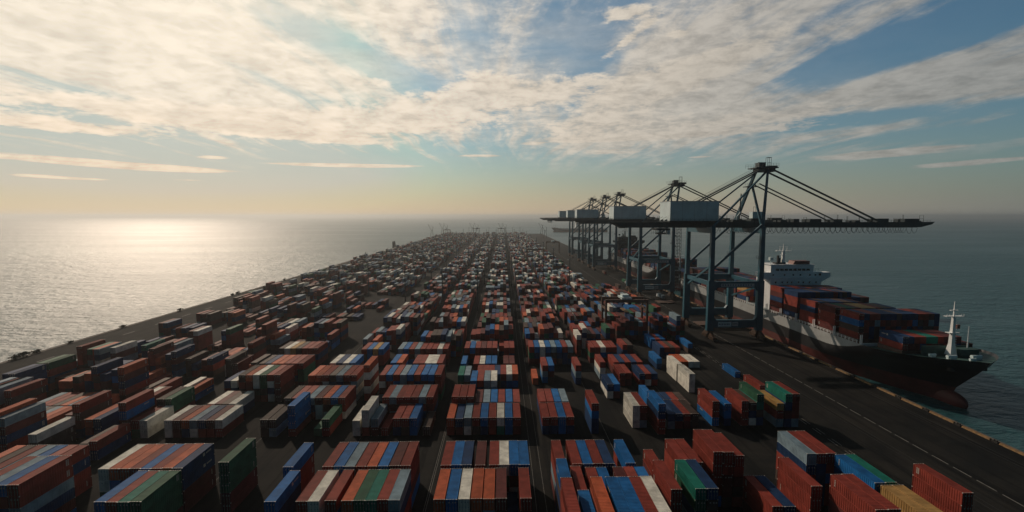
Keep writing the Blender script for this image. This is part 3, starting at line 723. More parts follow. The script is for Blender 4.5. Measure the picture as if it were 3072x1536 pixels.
    MB().beam(q3(121, 16.4, 27.7), q3(121, -16.4, 43), .9, 1.2).build('diagonal_brace', K, root)
    MB().beam(q3(150, 16.4, 20), q3(150, -16.4, 31), .8, 1.0).build('diagonal_brace', K, root)
    for Y in (-3.8, 3.8):
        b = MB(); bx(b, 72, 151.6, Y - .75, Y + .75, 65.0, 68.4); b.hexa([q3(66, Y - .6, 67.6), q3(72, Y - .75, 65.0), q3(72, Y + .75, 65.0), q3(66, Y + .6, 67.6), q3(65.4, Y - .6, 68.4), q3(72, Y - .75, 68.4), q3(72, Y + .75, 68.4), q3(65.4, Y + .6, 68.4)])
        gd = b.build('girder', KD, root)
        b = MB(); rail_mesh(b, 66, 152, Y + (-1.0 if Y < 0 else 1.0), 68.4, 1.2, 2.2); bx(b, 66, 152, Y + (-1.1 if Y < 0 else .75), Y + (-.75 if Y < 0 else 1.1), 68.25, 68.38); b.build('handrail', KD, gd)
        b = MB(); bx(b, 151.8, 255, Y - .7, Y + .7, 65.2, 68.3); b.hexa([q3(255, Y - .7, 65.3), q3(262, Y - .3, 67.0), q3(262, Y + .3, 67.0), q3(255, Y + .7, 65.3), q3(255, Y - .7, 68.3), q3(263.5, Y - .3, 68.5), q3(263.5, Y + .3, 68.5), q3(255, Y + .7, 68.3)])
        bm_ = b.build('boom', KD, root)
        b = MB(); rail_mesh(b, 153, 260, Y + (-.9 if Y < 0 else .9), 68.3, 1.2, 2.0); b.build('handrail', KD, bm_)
    b = MB()
    for k in range(24): x = 72 + k * 8; bx(b, x - .25, x + .25, -3.04, 3.04, 65.6, 67.4)
    bx(b, 251, 256, -3.04, 3.04, 67.4, 68.9); b.build('cross_tie', KD, root)
    b = MB(); r_ = random.Random(8)
    for x0, x1, h in ((176, 179.5, 1.9), (186, 193, 1.9), (200.5, 206, 1.7), (227.5, 234.5, 2.1), (244.5, 253.5, 2.0), (139, 147, 1.4), (168, 172, 1.2), (214, 217, 1.0)):
        bx(b, x0, x1, -4.4, -1.2, 68.35, 68.35 + h); bx(b, x0 + .6, x1 - .4, 1.2, 4.4, 68.35, 68.35 + h * .9)
    b.build('rope_sheave_house', KD, root)
    b = MB()
    for x, w_, h in ((182.5, 1.6, 3.0), (195, .5, 4.2), (203, .5, 4.4), (209, .6, 3.6), (216.5, .4, 4.0), (243.5, .5, 4.4), (254, 2.4, 4.2), (222, 3, 2.2), (238, 4, 2.4), (173, 1.2, 2.4)):
        for xx in (x, x + w_): bx(b, xx - .06, xx + .06, -3.9, -3.78, 68.3, 68.3 + h)
        bx(b, x, x + w_, -3.9, -3.78, 68.2 + h, 68.3 + h); bx(b, x, x + w_, -3.9, -3.78, 68.3 + h * .5, 68.4 + h * .5)
    b.build('service_frames', KD, root)
    # festoon cable loops
    b = MB()
    for Y in (-4.8, 4.8):
        x = 131.0; k = 0
        while x < 250:
            w_ = 3.7; dpt = 3.3 + .3 * math.sin(k * 1.7); pv = None
            for s in range(9):
                t = s / 8; p_ = q3(x + w_ * t, Y, 64.9 - dpt * math.sin(math.pi * t) ** .7)
                if pv: b.tube(pv, p_, .10, 4, caps=False)
                pv = p_
            x += w_ * (.86 if k % 3 else 1.0); k += 1
        bx(b, 128, 252, Y - .08, Y + .08, 64.95, 65.15)
    b.build('festoon_cable', KD, root)
    # machinery house
    b = MB(); bx(b, 99, 128, -9, 9, 69.2, 80.6)
    h_ = b.build('machinery_house', M['house'], root)
    b = MB()
    for k in range(1, 4): x = 99 + k * 7.25; bx(b, x - .08, x + .08, -9.04, -9.0, 69.2, 80.6)
    bx(b, 98.8, 128.2, -9.2, 9.2, 80.6, 80.85); b.build('panel_seams', M['sign'], h_)
    b = MB(); bx(b, 98.5, 129, -9.6, 9.6, 68.5, 69.1); rail_mesh(b, 98.6, 128.9, -9.5, 69.1); b.build('house_platform', KD, root)
    b = MB(); bx(b, 151.6, 157.6, -3, 1, 70.6, 74.6); h2 = b.build('boom_hoist_cabin', M['house'], root)
    b = MB(); bx(b, 150.5, 158.6, -3.6, 1.8, 68.9, 70.5); rail_mesh(b, 139, 158.4, -3.6, 69.0)
    for x in (153, 154.4): bx(b, x - .06, x + .06, -1, -.88, 74.6, 77.6)
    bx(b, 153, 154.4, -1, -.88, 77.4, 77.6); b.build('cabin_deck', KD, h2)
    b = MB(); b.tube(q3(142.5, -2, 68.4), q3(142.5, -2, 72.0), .5, 8); b.beam(q3(142.5, -2, 71.5), q3(144.6, -2, 74.4), .45); b.beam(q3(144.6, -2, 74.4), q3(143.4, -2, 75.4), .3); b.build('service_jib', M['house'], root)
    # mast
    apn, apf = (160, -2.5, 101.5), (156, 2.5, 101)
    MB().beam(q3(150, -17.2, 64.8), q3(*apn), 1.7, 1.7, 1.2, 1.2).build('mast_leg', K, root)
    MB().beam(q3(150, 17.2, 64.8), q3(*apf), 1.9, 1.9, 1.3, 1.3).build('mast_leg', K, root)
    MB().beam(q3(155, 5.2, 90.5), q3(150.4, -15.5, 66), 1.1).build('mast_brace', K, root)
    MB().beam(q3(159, -2.2, 98.5), q3(121.5, -16.5, 66), .9, .9).build('back_strut', K, root)
    MB().beam(q3(156, 2.6, 98.5), q3(121.5, 16.5, 66), .9, .9).build('back_strut', K, root)
    b = MB(); bx(b, 151.5, 165, -5, 5, 100.6, 101.2); bx(b, 155, 159, -1.5, 3, 101.2, 104.2); bx(b, 160, 165.5, -3, 3, 101.2, 102.2); bx(b, 154, 164, -3.4, 3.4, 98.6, 100.6)
    mh = b.build('mast_head', KD, root)
    b = MB(); rail_mesh(b, 150.2, 165, -5, 101.2, 2.2, 1.6, .09); rail_mesh(b, 150.2, 165, 5, 101.2, 2.2, 1.6, .09)
    for x in (160.4, 162.6):
        for y in (-1, 1): bx(b, x - .08, x + .08, y - .08, y + .08, 101, 107.4)
    bx(b, 160.3, 162.7, -1.1, 1.1, 107.2, 107.4); bx(b, 160.3, 162.7, -1.1, -.95, 104.2, 104.35); bx(b, 155, 160, -.2, .2, 104.2, 104.5); b.build('mast_railing', KD, mh)
    b = MB(); bx(b, 150.5, 157, 3.2, 8, 89.8, 90.3); rail_mesh(b, 149.4, 157.6, 3.2, 90.3, 1.8, 1.4, .09); b.build('mast_platform', KD, root)
    MB().tube(q3(149.6, 9, 69), q3(150.2, 9, 86), .35, 6).build('counterweight_rod', KD, root)
    for Y, ap in ((-3.5, (161.5, -2.5, 100.6)), (3.5, (159.5, 2.5, 100.2))):
        MB().beam(q3(*ap), q3(230, Y, 68.4), .85, .85).build('fore_stay', KD, root)
        MB().beam(q3(154.5, Y * 1.0, 91.4), q3(204, Y, 68.4), .62, .62).build('fore_stay', KD, root)
        MB().beam(q3(156.5, Y * .8, 100.2), q3(98, Y, 69.2), .7, .7).build('back_stay', KD, root)
        MB().beam(q3(155.5, Y * .7, 101.8), q3(97, Y, 70.5), .14, .14).build('hoist_rope', KD, root)
    # bogies
    for X in (121.0, 150.0):
        for Y in (-17.5, 17.5):
            for s in (-1, 1):
                b = MB(); yc = Y + s * 4.3
                b.hexa([q3(X - .8, yc - 3.2, 2.2), q3(X + .8, yc - 3.2, 2.2), q3(X + .8, yc + 3.2, 2.2), q3(X - .8, yc + 3.2, 2.2), q3(X - .7, yc - s * 3.4 - 1.0, 5.3), q3(X + .7, yc - s * 3.4 - 1.0, 5.3), q3(X + .7, yc - s * 1.2 + 1.0, 5.3), q3(X - .7, yc - s * 1.2 + 1.0, 5.3)])
                for k in (-2.4, -.8, .8, 2.4): bx(b, X - 1.2, X + 1.2, yc + k - .55, yc + k + .55, 1.0, 2.6)
                bg_ = b.build('bogie', M['bogie'], root)
                for k in (-2.4, -.8, .8, 2.4): MB().tube(q3(X - .35, yc + k, .62), q3(X + .35, yc + k, .62), .6, 12).build('wheel', M['black'], bg_)
    # trolley with the driver's cabin and spreader
    b = MB(); bx(b, 92.5, 101, -4.6, 4.6, 63.4, 64.6); bx(b, 94, 99, -2.2, 2.2, 61.0, 61.7)
    for x in (94.4, 98.6):
        for y in (-1.8, 1.8): bx(b, x - .07, x + .07, y - .07, y + .07, 61.6, 63.5)
    for Y in (-4.6, 4.6): rail_mesh(b, 92.5, 101, Y, 60.6, 2.9, 1.1, .08)
    tr = b.build('trolley', KD, root)
    b = MB(); bx(b, 99.2, 101.0, -4.3, -1.6, 60.9, 63.3); b.build('driver_cabin', M['house'], tr)
    return root
crane = sts()
NEARW = [(281, 'nearest and largest blue gantry crane, boom reaching out over the container ship', 0),
         (420, 'second nearest blue gantry crane, its grey machinery house just left of the nearest one', 12),
         (625, 'third gantry crane along the quay, pale with haze behind the second one', 6),
         (712, 'fourth gantry crane along the quay, close behind the third in the haze', 30),
         (815, 'farthest hazy gantry crane, its back reach ending leftmost of all', -14)]
cranes = []
for i, (Y, lb, tx) in enumerate(NEARW):
    c = crane if i == 0 else copy_tree(crane)
    c.location = (CX, Y, 0); tag(c, lb, 'crane', 'ship-to-shore cranes along the quay'); cranes.append(c)
    for ch in [x for x in col.objects if x.parent == c and x.name.startswith('trolley')]: ch.location.x += tx
# elevator tower beside the second crane
b = MB(); t = .12
for x in (0, 3.2):
    for y in (0, 3.2): b.box(x - t, x + t, y - t, y + t, 0, 62)
z = 1.0; k = 0
while z < 61:
    for (a, c) in (((0, 0), (3.2, 0)), ((3.2, 0), (3.2, 3.2)), ((3.2, 3.2), (0, 3.2)), ((0, 3.2), (0, 0))):
        b.beam((*a, z), (*c, z), .16)
    b.beam((0, 0, z), (3.2, 0, z + 3), .14); b.beam((3.2, 3.2, z), (0, 3.2, z + 3), .14)
    if k % 3 == 1: b.box(-1.4, 3.2, -.3, 3.5, z, z + .15); b.box(-1.4, -1.3, -.3, 3.5, z, z + 1.2)
    z += 3; k += 1
b.build('elevator_tower', M['crane_dark'], cranes[1], loc=(153.2 - CX, -19, 5))

# ------------------------------------------------------------------ ships
XC = 182.0
def hw_at(z, Y, stern):
    ys = stem(z); s = Y - ys
    if s <= 0: return 0.0
    Lz = 24 + max(0, (14 - z)) * 3.4; p = 2.0
    w = 21.8 * (1 - (1 - min(1, s / Lz)) ** p)
    e = stern - Y
    if e < 45: w *= (1 - .35 * (1 - e / 45) ** 2 * (1.0 if z > 5 else 1.6))
    return max(0, w)
def stem(z):
    pts = [(-8, 184), (-4, 184.5), (0, 184.2), (3, 183), (8, 178.5), (12, 174.5), (15, 172), (19, 169.6), (30, 166)]
    for (a, ya), (b2, yb) in zip(pts, pts[1:]):
        if z <= b2: return ya + (yb - ya) * (z - a) / (b2 - a)
    return 166
def deck_z(Y): return 14.4 + 2.6 * max(0, min(1, (207 - Y) / 34)) ** 1.3
def white_z(Y):
    if Y <= 205: return deck_z(Y)
    t = min(1, (Y - 205) / 24); return 14.4 - 5.4 * (1 - (1 - t) ** 1.8)
YS = 436.0
def build_ship(name):
    root = link(name, None, None, (XC, 0, 0))
    st = [i * 1.6 for i in range(0, 32)] + [52 + i * 6 for i in range(0, 28)] + [222 + i * 4.2 for i in range(0, 11)]
    def strip(zlo, zhi, n, nm, m):
        for side, sn in ((-1, 'port'), (1, 'starboard')):
            b = MB(); grid = []
            for s in st:
                colv = []
                for j in range(n + 1):
                    Yg = s + 170
                    a = zlo(Yg) if callable(zlo) else zlo; c = zhi(Yg) if callable(zhi) else zhi
                    z = a + (c - a) * j / n; ysm = stem(z); Yp = ysm + (YS - ysm) * (s / (st[-1]))
                    z = (zlo(Yp) if callable(zlo) else zlo) * (1 - j / n) + (zhi(Yp) if callable(zhi) else zhi) * j / n
                    colv.append((side * hw_at(z, Yp + .02, YS), Yp, z))
                grid.append(colv)
            k = len(b.v)
            for g_ in grid: b.v += g_
            for i in range(len(grid) - 1):
                for j in range(n):
                    f = (k + i * (n + 1) + j, k + (i + 1) * (n + 1) + j, k + (i + 1) * (n + 1) + j + 1, k + i * (n + 1) + j + 1)
                    b.f.append(f if side > 0 else f[::-1]); b.mi.append(0)
            # transom
            o = b.build(nm, m, root)
            for p_ in o.data.polygons: p_.use_smooth = True
    strip(-7, 3.0, 5, 'hull_bottom', M['boot']); strip(3.0, white_z, 5, 'hull_side', M['black']); strip(white_z, deck_z, 2, 'hull_white_band', M['band'])
    b = MB(); w = hw_at(14, YS, YS); b.quad([(-w, YS, -7), (w, YS, -7), (w, YS, 14.4), (-w, YS, 14.4)]); b.build('transom', M['black'], root)
    # deck
    b = MB(); pts = [170.6 + i * 1.5 for i in range(0, 26)] + [212 + i * 8 for i in range(0, 28)] + [YS - .1]
    for a, c in zip(pts, pts[1:]):
        wa, wc = max(.05, hw_at(deck_z(a) - 1.0, a, YS) - .12), max(.05, hw_at(deck_z(c) - 1.0, c, YS) - .12)
        b.quad([(-wa, a, deck_z(a) - 1.0), (wa, a, deck_z(a) - 1.0), (wc, c, deck_z(c) - 1.0), (-wc, c, deck_z(c) - 1.0)])
    b.build('deck', M['deckgreen'], root)
    # bulb
    b = MB(); n = 16; rings = 12; k = 0
    for i in range(rings + 1):
        t = i / rings; Yb = 177.6 + 16 * t; r = 4.3 * math.sqrt(max(.0, 1 - (1 - min(1, t * 1.7)) ** 2)) + .02
        for j in range(n):
            a = 2 * math.pi * j / n; b.v.append((math.cos(a) * r * .62, Yb, -2.6 + math.sin(a) * r * .95))
    for i in range(rings):
        for j in range(n):
            b.f.append((i * n + j, i * n + (j + 1) % n, (i + 1) * n + (j + 1) % n, (i + 1) * n + j)); b.mi.append(0)
    o = b.build('bulbous_bow', M['boot'], root)
    for p_ in o.data.polygons: p_.use_smooth = True
    # bulwark stanchion posts and lashing bridges
    b = MB()
    Y = 209.0
    while Y < 420:
        b.box(-21.4, -21.1, Y, Y + .25, 13.4, 15.6); Y += 2.4
    for f in (14.9, 15.5): b.box(-21.4, -21.28, 209, 420, f, f + .12)
    b.build('deck_rail', M['white'], root)
    for Y in (206.5, 223.6, 238.4, 253.0, 267.2, 281.6, 304.2, 335.4, 364.4, 393.4, 422):
        b = MB()
        for s in (-1, 1):
            for e in (0, .85): b.box(s * 20.6 + e * s * .9 - .14, s * 20.6 + e * s * .9 + .14, Y + .3, Y + .65, 13.4, 18.4)
        b.box(-21.4, 21.4, Y + .25, Y + .7, 13.42, 14.6); b.build('lashing_bridge', M['white'] if Y < 300 else M['house'], root)
    for Y in (192, 210.5, 225, 239.6, 254.2, 268.2, 307.6, 322, 336.6, 351, 365.6, 380, 394.6, 409):
        hwd = 15.2 if Y < 200 else 20.2; MB().box(-hwd, hwd, Y, Y + 12.8, 13.41, 15.44).build('hatch_cover', M['wood'], root)
    # forecastle gear
    b = MB()
    for x, y, s in ((-5, 181, 1.2), (4, 180, 1.3), (-8, 186, .9), (7.5, 185.5, 1), (0, 177.5, .8)):
        zf = deck_z(y) - 1; b.box(x - s, x + s, y - s * .8, y + s * .8, zf, zf + s); b.tube((x - s * 1.5, y, zf + s), (x + s * 1.5, y, zf + s), s * .55, 8)
    b.build('winches', M['house'], root)
    b = MB(); b.box(-10, 10, 188.6, 188.9, 15.0, 18.6); b.box(2, 9.5, 184.2, 187.6, 15.3, 18.2); b.build('breakwater', M['deckgreen'], root)
    b = MB(); b.beam((0, 186.4, 15.5), (0, 186.4, 20), 2.8, 2.8, 1.5, 1.5); b.beam((0, 186.4, 20), (0, 186.4, 31), 1.5, 1.5, .9, .9); b.beam((0, 186.4, 31), (0, 186.4, 37.5), .5, .5, .2, .2)
    b.box(-3.6, 3.6, 185.6, 187.2, 31.4, 31.6); b.box(-1.6, 1.6, 186, 186.8, 33.8, 34.0); b.box(-2.2, 2.2, 185.4, 187.4, 24.6, 24.8)
    for x in (-3.5, -2.4, 2.4, 3.5): b.box(x - .06, x + .06, 185.6, 185.7, 31.5, 32.6)
    b.box(-3.6, 3.6, 185.6, 185.68, 32.5, 32.6)
    for z in range(17, 30): b.box(.9, 1.3, 185.6, 186.2, z, z + .12)
    b.build('foremast', M['white'], root)
    MB().tube((7.6, 187.2, 15.5), (7.6, 187.2, 27), .28, 6, .14).build('signal_post', M['white'], root)
    b = MB(); b.box(1.4, 2.6, 186, 186.9, 26.4, 28.0); b.build('fog_horn', M['brown'], root)
    # anchor
    b = MB()
    for s in (-1, 1): ya = next(y / 10 for y in range(1700, 2000) if hw_at(12.4, y / 10, YS) > 6.6); b.box(s * 6.6 - .8, s * 6.6 + .8, ya - .5, ya + 1.0, 11.2, 13.6)
    b.build('anchor', M['black'], root)
    # superstructure
    x = lambda v: v - XC
    b = MB(); b.box(x(165), x(197), 286, 302, 13.5, 34.0)
    hs = b.build('deckhouse', M['white'], root)
    b = MB(); b.box(x(158.5), x(203.5), 287.5, 292.5, 34.0, 37.0)
    for s in (-1, 1): b.hexa([(s * 15.0, 287.6, 30.5), (s * 15.3, 287.6, 30.5), (s * 15.3, 292.4, 30.5), (s * 15.0, 292.4, 30.5), (s * 15.0, 287.6, 34.01), (s * 21.3, 287.6, 34.01), (s * 21.3, 292.4, 34.01), (s * 15.0, 292.4, 34.01)] if s > 0 else [(s * 15.3, 287.6, 30.5), (s * 15.0, 287.6, 30.5), (s * 15.0, 292.4, 30.5), (s * 15.3, 292.4, 30.5), (s * 21.3, 287.6, 34.01), (s * 15.0, 287.6, 34.01), (s * 15.0, 292.4, 34.01), (s * 21.3, 292.4, 34.01)])
    b.build('bridge_wing', M['white'], root)
    b = MB(); b.box(x(166), x(193), 288, 300, 37.0, 41.6); b.box(x(165.4), x(193.6), 287.6, 300.4, 41.6, 41.9); wh = b.build('wheelhouse', M['white'], root)
    for k in range(8):
        xx = x(169.2) + k * 2.75; MB().box(xx, xx + 2.1, 287.9, 288.0, 38.0, 39.3).build('window', M['glass'], wh)
    for zz_, xs in ((35.4, (167.4, 174.5, 180, 184.5, 190.5, 194.0)), (31.0, (168.2, 172.4, 175.6, 178.2, 182.6, 185.6, 189.5, 193.6)), (26.5, (170, 176, 184, 190))):
        for xx in xs:
            w_ = .45
            (MB().box(x(xx) - w_, x(xx) + w_, 287.4 if zz_ > 34 else 285.9, 287.5 if zz_ > 34 else 286.0, zz_ - .5, zz_ + .5)).build('porthole', M['glass'], hs)
    MB().box(x(196.8) - .7, x(196.8) + .7, 287.4, 287.5, 34.9, 36.4).build('porthole', M['glass'], hs)
    b = MB(); b.box(x(181.5), x(191), 289, 295, 41.9, 44.0); b.hexa([(x(180.5), 289, 41.9), (x(181.5), 289, 41.9), (x(181.5), 295, 41.9), (x(180.5), 295, 41.9), (x(181.3), 289.4, 43.6), (x(181.5), 289, 43.9), (x(181.5), 295, 43.9), (x(181.3), 294.6, 43.6)]); b.build('roof_canopy', M['brown'], root)
    b = MB(); mx = x(175.8); b.beam((mx, 292, 41.9), (mx, 292, 50.4), 1.7, 1.7, 1.2, 1.2); b.beam((mx, 292, 50.4), (mx, 292, 54.6), .6, .6, .25, .25)
    b.box(mx - 4.6, mx + 4.6, 291, 293, 50.0, 50.25); b.box(mx - 2.6, mx + 2.6, 291.6, 292.4, 52.6, 52.75); b.box(mx - 1.8, mx + 1.8, 291.5, 292.5, 47.6, 47.8)
    for xx in (-4.5, -3, 3, 4.5): b.box(mx + xx - .06, mx + xx + .06, 291, 291.1, 50.2, 51.4)
    for xx in (-2.2, 2.2): b.box(mx + xx - .06, mx + xx + .06, 291.9, 292.1, 50.2, 52.7)
    b.box(mx - 4.6, mx + 4.6, 291, 291.08, 51.3, 51.4); b.build('radar_mast', M['white'], root)
    b = MB(); b.box(mx - 3.4, mx - 2.4, 292, 293, 41.9, 47.2); b.box(mx - 2.2, mx - 1.5, 292, 293, 41.9, 45.6); b.box(mx - 5.4, mx + 1, 290.5, 294, 41.9, 42.9); b.build('exhaust_pipes', M['black'], root)
    b = MB(); b.box(x(166.5), x(168.5), 290, 292, 44.2, 46.2); b.box(x(167.3), x(167.7), 290.8, 291.2, 41.9, 44.2); b.tube((x(188), 292, 44), (x(188), 292, 48), .05, 4); b.tube((x(190), 292, 44), (x(190), 292, 49.5), .05, 4)
    for xx in (158.6, 159.6, 160.6, 194, 196, 198): b.box(x(xx) - .06, x(xx) + .06, 288, 288.1, 37, 39.2 if xx > 190 else 41.5)
    b.box(x(193.6), x(198.2), 288, 288.1, 39.1, 39.25); b.box(x(193.6), x(198.6), 288, 292, 39.25 - 2.3, 37.3); b.build('antennas', M['house'], root)
    b = MB(); b.box(x(176), x(188), 303, 312 - 6, 13.5, 40.5); b.build('funnel', M['brown'], root)
    return root
s1 = build_ship('container_ship'); s1.location = (XC + SHX, SHY, 0)
tag(s1, 'container ship moored under the nearest crane, white bridge, black hull, red bow', 'ship', 'container ships')
s2 = copy_tree(s1); s2.location = (XC + SHX, 290 + SHY, 0); tag(s2, 'second container ship moored beyond the first, hazy behind the crane legs', 'ship', 'container ships')
for ch in [x for x in col.objects if x.parent == s2 and x.name.split('.')[0] in ('deckhouse', 'bridge_wing', 'wheelhouse', 'roof_canopy', 'radar_mast', 'exhaust_pipes', 'antennas', 'funnel')]: ch.location.y += 88; paintslot(ch, M['crane_dark'])
s3 = copy_tree(s1, skip=('hatch_cover', 'deck_rail')); s3.rotation_euler = (0, 0, R(-90)); s3.location = (60, 2190, 0); tag(s3, 'far dark ship lying off the end of the quay in haze', 'ship', 'container ships')

# ------------------------------------------------------------------ rubber tyred gantry in the yard
def rtg():
    root = link('yard_gantry', None, None); m = M['rtg']
    for sx in (-1, 1):
        for sy in (-1, 1):
            MB().box(sx * 12.4 - .6, sx * 12.4 + .6, sy * 5 - .5, sy * 5 + .5, 1.6, 20.4).build('leg', m, root)
        b = MB(); b.box(sx * 12.4 - .7, sx * 12.4 + .7, -6.4, 6.4, .9, 1.6); sl = b.build('sill_beam', m, root)
        for sy in (-5.4, -3.6, 3.6, 5.4): MB().tube((sx * 12.4 - .45, sy, .8), (sx * 12.4 + .45, sy, .8), .79, 12).build('wheel', M['rubber'], sl)
        MB().box(sx * 12.4 - .5, sx * 12.4 + .5, -4.4, 4.4, 16, 17).build('end_tie', m, root)
    for sy in (-1, 1):
        b = MB(); b.box(-13, 13, sy * 5 - .6, sy * 5 + .6, 20.4, 22.2); gd = b.build('girder', m, root)
        b = MB()
        for k in range(14): x = -13 + k * 2; b.box(x - .05, x + .05, sy * 5.5 - .05, sy * 5.5 + .05, 22.2, 23.4)
        b.box(-13, 13, sy * 5.5 - .05, sy * 5.5 + .05, 23.35, 23.45); b.build('handrail', m, gd)
    b = MB(); b.box(-3, 3, -5.2, 5.2, 22.21, 23.2); b.box(-2, 2, -2.5, 2.5, 23.2, 24.6); b.build('trolley', M['house'], root)
    b = MB(); b.box(1.6, 3.2, -3.6, -1.8, 18.8, 21.8); b.build('driver_cabin', M['glass'], root)
    b = MB(); b.box(-1.2, 1.2, -6, 6, 14.6, 15.0)
    for x in (-.9, .9):
        for y in (-1.5, 1.5): b.tube((x, y, 15), (x, y, 22.3), .04, 4)
    b.build('spreader', M['kerb'], root)
    b = MB(); b.box(-13.9, -12.9, -2.4, 2.4, 1.62, 4.0); b.build('generator_box', M['house'], root)
    return root
g1 = rtg(); g1.location = (74.2, 276.5, 0); tag(g1, 'brown yard gantry straddling containers left of the nearest crane legs', 'gantry', 'yard gantries')
for i, (x, y, lb) in enumerate(((-5.6, 1868, 'faint yard gantry at the far end of the middle block'), (-105, 1868, 'faint yard gantry at the far end, left of the middle'), (-205, 1700, 'faint yard gantry at the far left corner of the quay'), (50, 700, 'hazy yard gantry among far stacks right of the middle alley'), (98, 900, 'hazy yard gantry near the far crane lane'))):
    c = copy_tree(g1); c.location = (x, y, 0); tag(c, lb, 'gantry', 'yard gantries')
# far shore cranes on the end of the quay
def shore(x, y, lb, s=1.0):
    root = link('far_crane', None, None, (x, y, 0), label=lb, cat='crane', group='small cranes at the far end of the quay')
    for sx in (-5, 5): MB().beam((sx, 0, 0), (sx * .3, 0, 26), 1.2).build('leg', M['crane_dark'], root)
    MB().beam((-2, 0, 24), (-13, 0, 44), .9).build('jib', M['crane_dark'], root); MB().beam((2, 0, 20), (4, 0, 36), 1.0).build('mast', M['crane_dark'], root); MB().beam((4, 0, 36), (-13, 0, 44), .35).build('stay', M['crane_dark'], root)
for i, (px_c, Yc) in enumerate(((1296, 1560), (1328, 1840), (1340, 1842), (1418, 1850), (1432, 1848), (1504, 1852), (1516, 1850), (1625, 1835), (1636, 1500))):
    shore(X_at(px_c, Yc, 0), Yc, f"tiny dark crane silhouette on the far quay end, {ORD[i]} from the left", 1)

# ------------------------------------------------------------------ light masts
def mast():
    root = link('light_mast', None, None)
    MB().tube((0, 0, 0), (0, 0, 32), .55, 8, .32).build('pole', M['crane_dark'], root)
    b = MB(); b.tube((0, 0, 31.4), (0, 0, 31.8), 1.5, 10); b.build('head_ring', M['crane_dark'], root)
    for k in range(6):
        a = k * math.pi / 3; MB().box(math.cos(a) * 1.7 - .25, math.cos(a) * 1.7 + .25, math.sin(a) * 1.7 - .25, math.sin(a) * 1.7 + .25, 30.9, 31.5).build('floodlight', M['sign'], root)
    return root
m0 = mast(); k = 0
al = [(9.3, 'alley right of the middle block'), (-19.3, 'alley left of the middle block'), (-48.0, 'alley left of the left-centre block'), (-81, 'second alley left of the middle'), (35.2, 'alley left of the long navy block'), (-121, 'third alley left of the middle'), (63.2, 'alley beside the brown yard gantry')]
for ai, (x, nm) in enumerate(al):
    ys = [y for y in (330, 470, 610, 760, 930, 1120, 1340, 1580)]
    for j, y in enumerate(ys):
        o = m0 if k == 0 else copy_tree(m0); k += 1
        o.location = (x, y + ai * 17, 0); tag(o, f"thin light mast in {nm}, {ORD[j]} from the camera", 'light mast', 'light masts over the container yard')
# beacons and shrubs on the left quay edge
for j, (y, h_) in enumerate(((1052, 14), (1066, 13.4), (840, 5))):
    root = link('beacon_tower', None, None, (-248.5, y, .35 if 0 else 0), label=['taller dark beacon tower on the left quay edge', 'dark beacon tower just behind the taller one on the edge', 'short dark beacon post on the left quay edge, nearer than the towers'][j], cat='beacon', group='beacons on the left quay edge')
    b = MB(); b.tube((0, 0, -6), (0, 0, h_), 2.4 if j < 2 else 1.2, 10, 1.9 if j < 2 else .9); b.build('tower_body', M['crane_dark'], root)
    b = MB(); b.tube((0, 0, h_), (0, 0, h_ + 2), 1.1, 8, .3); b.build('lantern', M['crane_dark'], root)
br = random.Random(4); M['leaf'] = mat('shrub_leaf', (.045, .05, .025), .8, 0, .4, 2)
shrub_y = [(190, 1.5), (196, 1.8), (203, 1.2), (232, 1.5), (236, 1.9), (243, 1.3), (262, 1.0), (298, 1.3), (351, 1.4), (420, 1.3), (428, 1.6), (520, 1.4)]
for j, (y, s) in enumerate(shrub_y):
    b = MB()
    for k in range(110):
        a, r, h_ = br.uniform(0, 6.28), abs(br.gauss(0, .8)) * s, br.random() ** .7 * s * 1.2
        p = Vector((math.cos(a) * r * .5, math.sin(a) * r * 1.5, h_)); u = Vector((br.uniform(-1, 1), br.uniform(-1, 1), br.uniform(-1, 1))).normalized() * .24 * s; v = Vector((br.uniform(-1, 1), br.uniform(-1, 1), br.uniform(-1, 1))).normalized() * .2 * s
        b.quad([p - u - v, p + u - v, p + u + v, p - u + v])
    root = link('shrub', None, None, (-245.4, y, .18), label=f"low dark shrub growing on the sunlit quay edge, {ORD[j]} from the left", cat='shrub', group='shrubs on the quay edge')
    b.build('foliage', M['leaf'], root)
    b = MB(); b.tube((0, 0, 0), (.1, .1, s), .05, 5); b.tube((0, 0, 0), (-.1, .4, s * .8), .04, 5); b.build('stems', M['wood'], root)

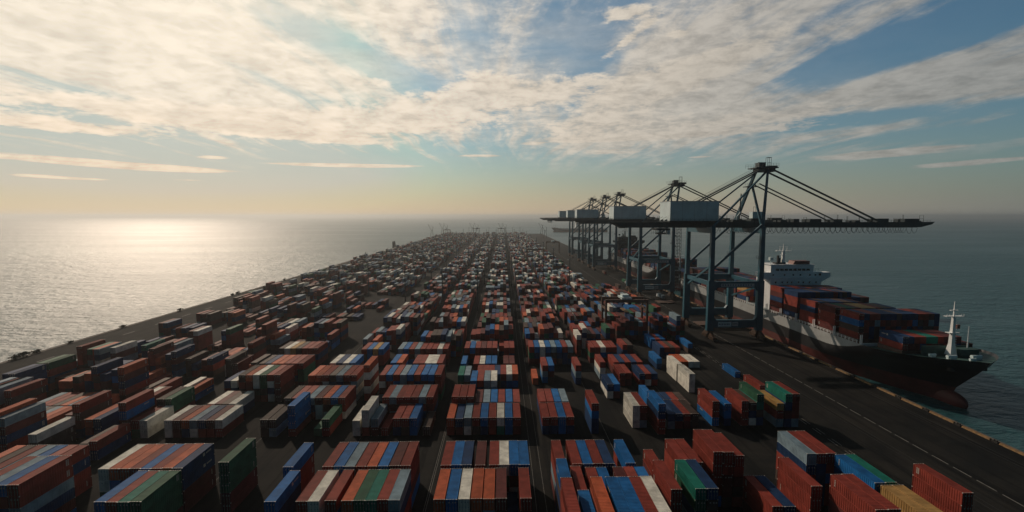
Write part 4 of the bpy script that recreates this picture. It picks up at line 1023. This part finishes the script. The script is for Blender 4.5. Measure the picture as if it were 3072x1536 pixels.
# ------------------------------------------------------------------ vehicles on the quay
def truck(cabm, load):
    root = link('container_truck', None, None)
    b = MB(); b.hexa([(-1.2, 0, .9), (1.2, 0, .9), (1.2, 2.0, .9), (-1.2, 2.0, .9), (-1.15, .3, 3.2), (1.15, .3, 3.2), (1.15, 2.0, 3.3), (-1.15, 2.0, 3.3)]); cb = b.build('cab', cabm, root)
    b = MB(); b.hexa([(-1.05, .02, 2.0), (1.05, .02, 2.0), (1.05, .16, 2.0), (-1.05, .16, 2.0), (-1.0, .2, 2.95), (1.0, .2, 2.95), (1.0, .4, 2.95), (-1.0, .4, 2.95)]); b.build('windscreen', M['glass'], cb)
    b = MB(); b.box(-.9, .9, 1.6, 15, 1.0, 1.4); b.build('trailer', M['crane_dark'], root)
    for y in (1.0, 3.8, 12.4, 13.7):
        for s in (-1, 1): MB().tube((s * 1.2 - s * .45, y, .52), (s * 1.2, y, .52), .5, 12).build('wheel', M['rubber'], root)
    if load: b = MB(); b.box(-1.2, 1.2, 2.6, 14.7, 1.42, 4.1); b.build('loaded_container', load, root)
    return root
for i, (x, y, rz, cm, ld, lb) in enumerate(((154.2, 333, 0, M['white'], None, 'white truck with empty trailer beside the nearest crane waterside legs'), (138, 404, 180, M['white'], M['S'], 'white truck carrying a grey box under the second crane'),
        (131, 482, 0, M['white'], M['G'], 'truck with green load between second and third cranes'), (126, 560, 0, M['R'], M['K'], 'red truck with brown load near the third crane'), (117, 420, 180, M['Y'], None, 'yellow truck without load on the lane beside the containers'))):
    t = truck(cm, ld); t.location = (x, y, 0.01); t.rotation_euler = (0, 0, R(rz)); tag(t, lb, 'truck', 'trucks on the crane lane')
for i, (x, y, lb) in enumerate(((136, 300, 'flat brown hatch cover lying under the nearest crane'), (136, 378, 'flat brown hatch cover lying in front of the second crane'), (138, 445, 'flat brown hatch cover lying beyond the second crane'))):
    root = link('hatch_cover', None, None, (x, y, 0.01), label=lb, cat='hatch cover', group='hatch covers lying on the quay')
    b = MB(); b.box(-7, 7, -5.5, 5.5, .3, 1.0); b.build('cover_plate', M['wood'], root)
    b = MB()
    for s in (-6, 0, 6): b.box(s - .2, s + .2, -5.2, 5.2, 0, .3)
    b.build('support_beams', M['steel'], root)

# ------------------------------------------------------------------ air
hm = bpy.data.materials.new('haze_air'); hm.use_nodes = True; q = NG(hm.node_tree); q.n.clear()
vo = q.new('ShaderNodeVolumePrincipled'); vo.inputs['Density'].default_value = .00013; vo.inputs['Color'].default_value = (.84, .87, .88, 1); vo.inputs['Anisotropy'].default_value = .68
oo = q.new('ShaderNodeOutputMaterial'); q.l.new(vo.outputs[0], oo.inputs['Volume'])
b = MB(); S2 = S + 500; b.box(-S2, S2, -S2, S2, -10, 112)
b.build('haze', hm, kind='stuff', label='pale sea haze over the port')
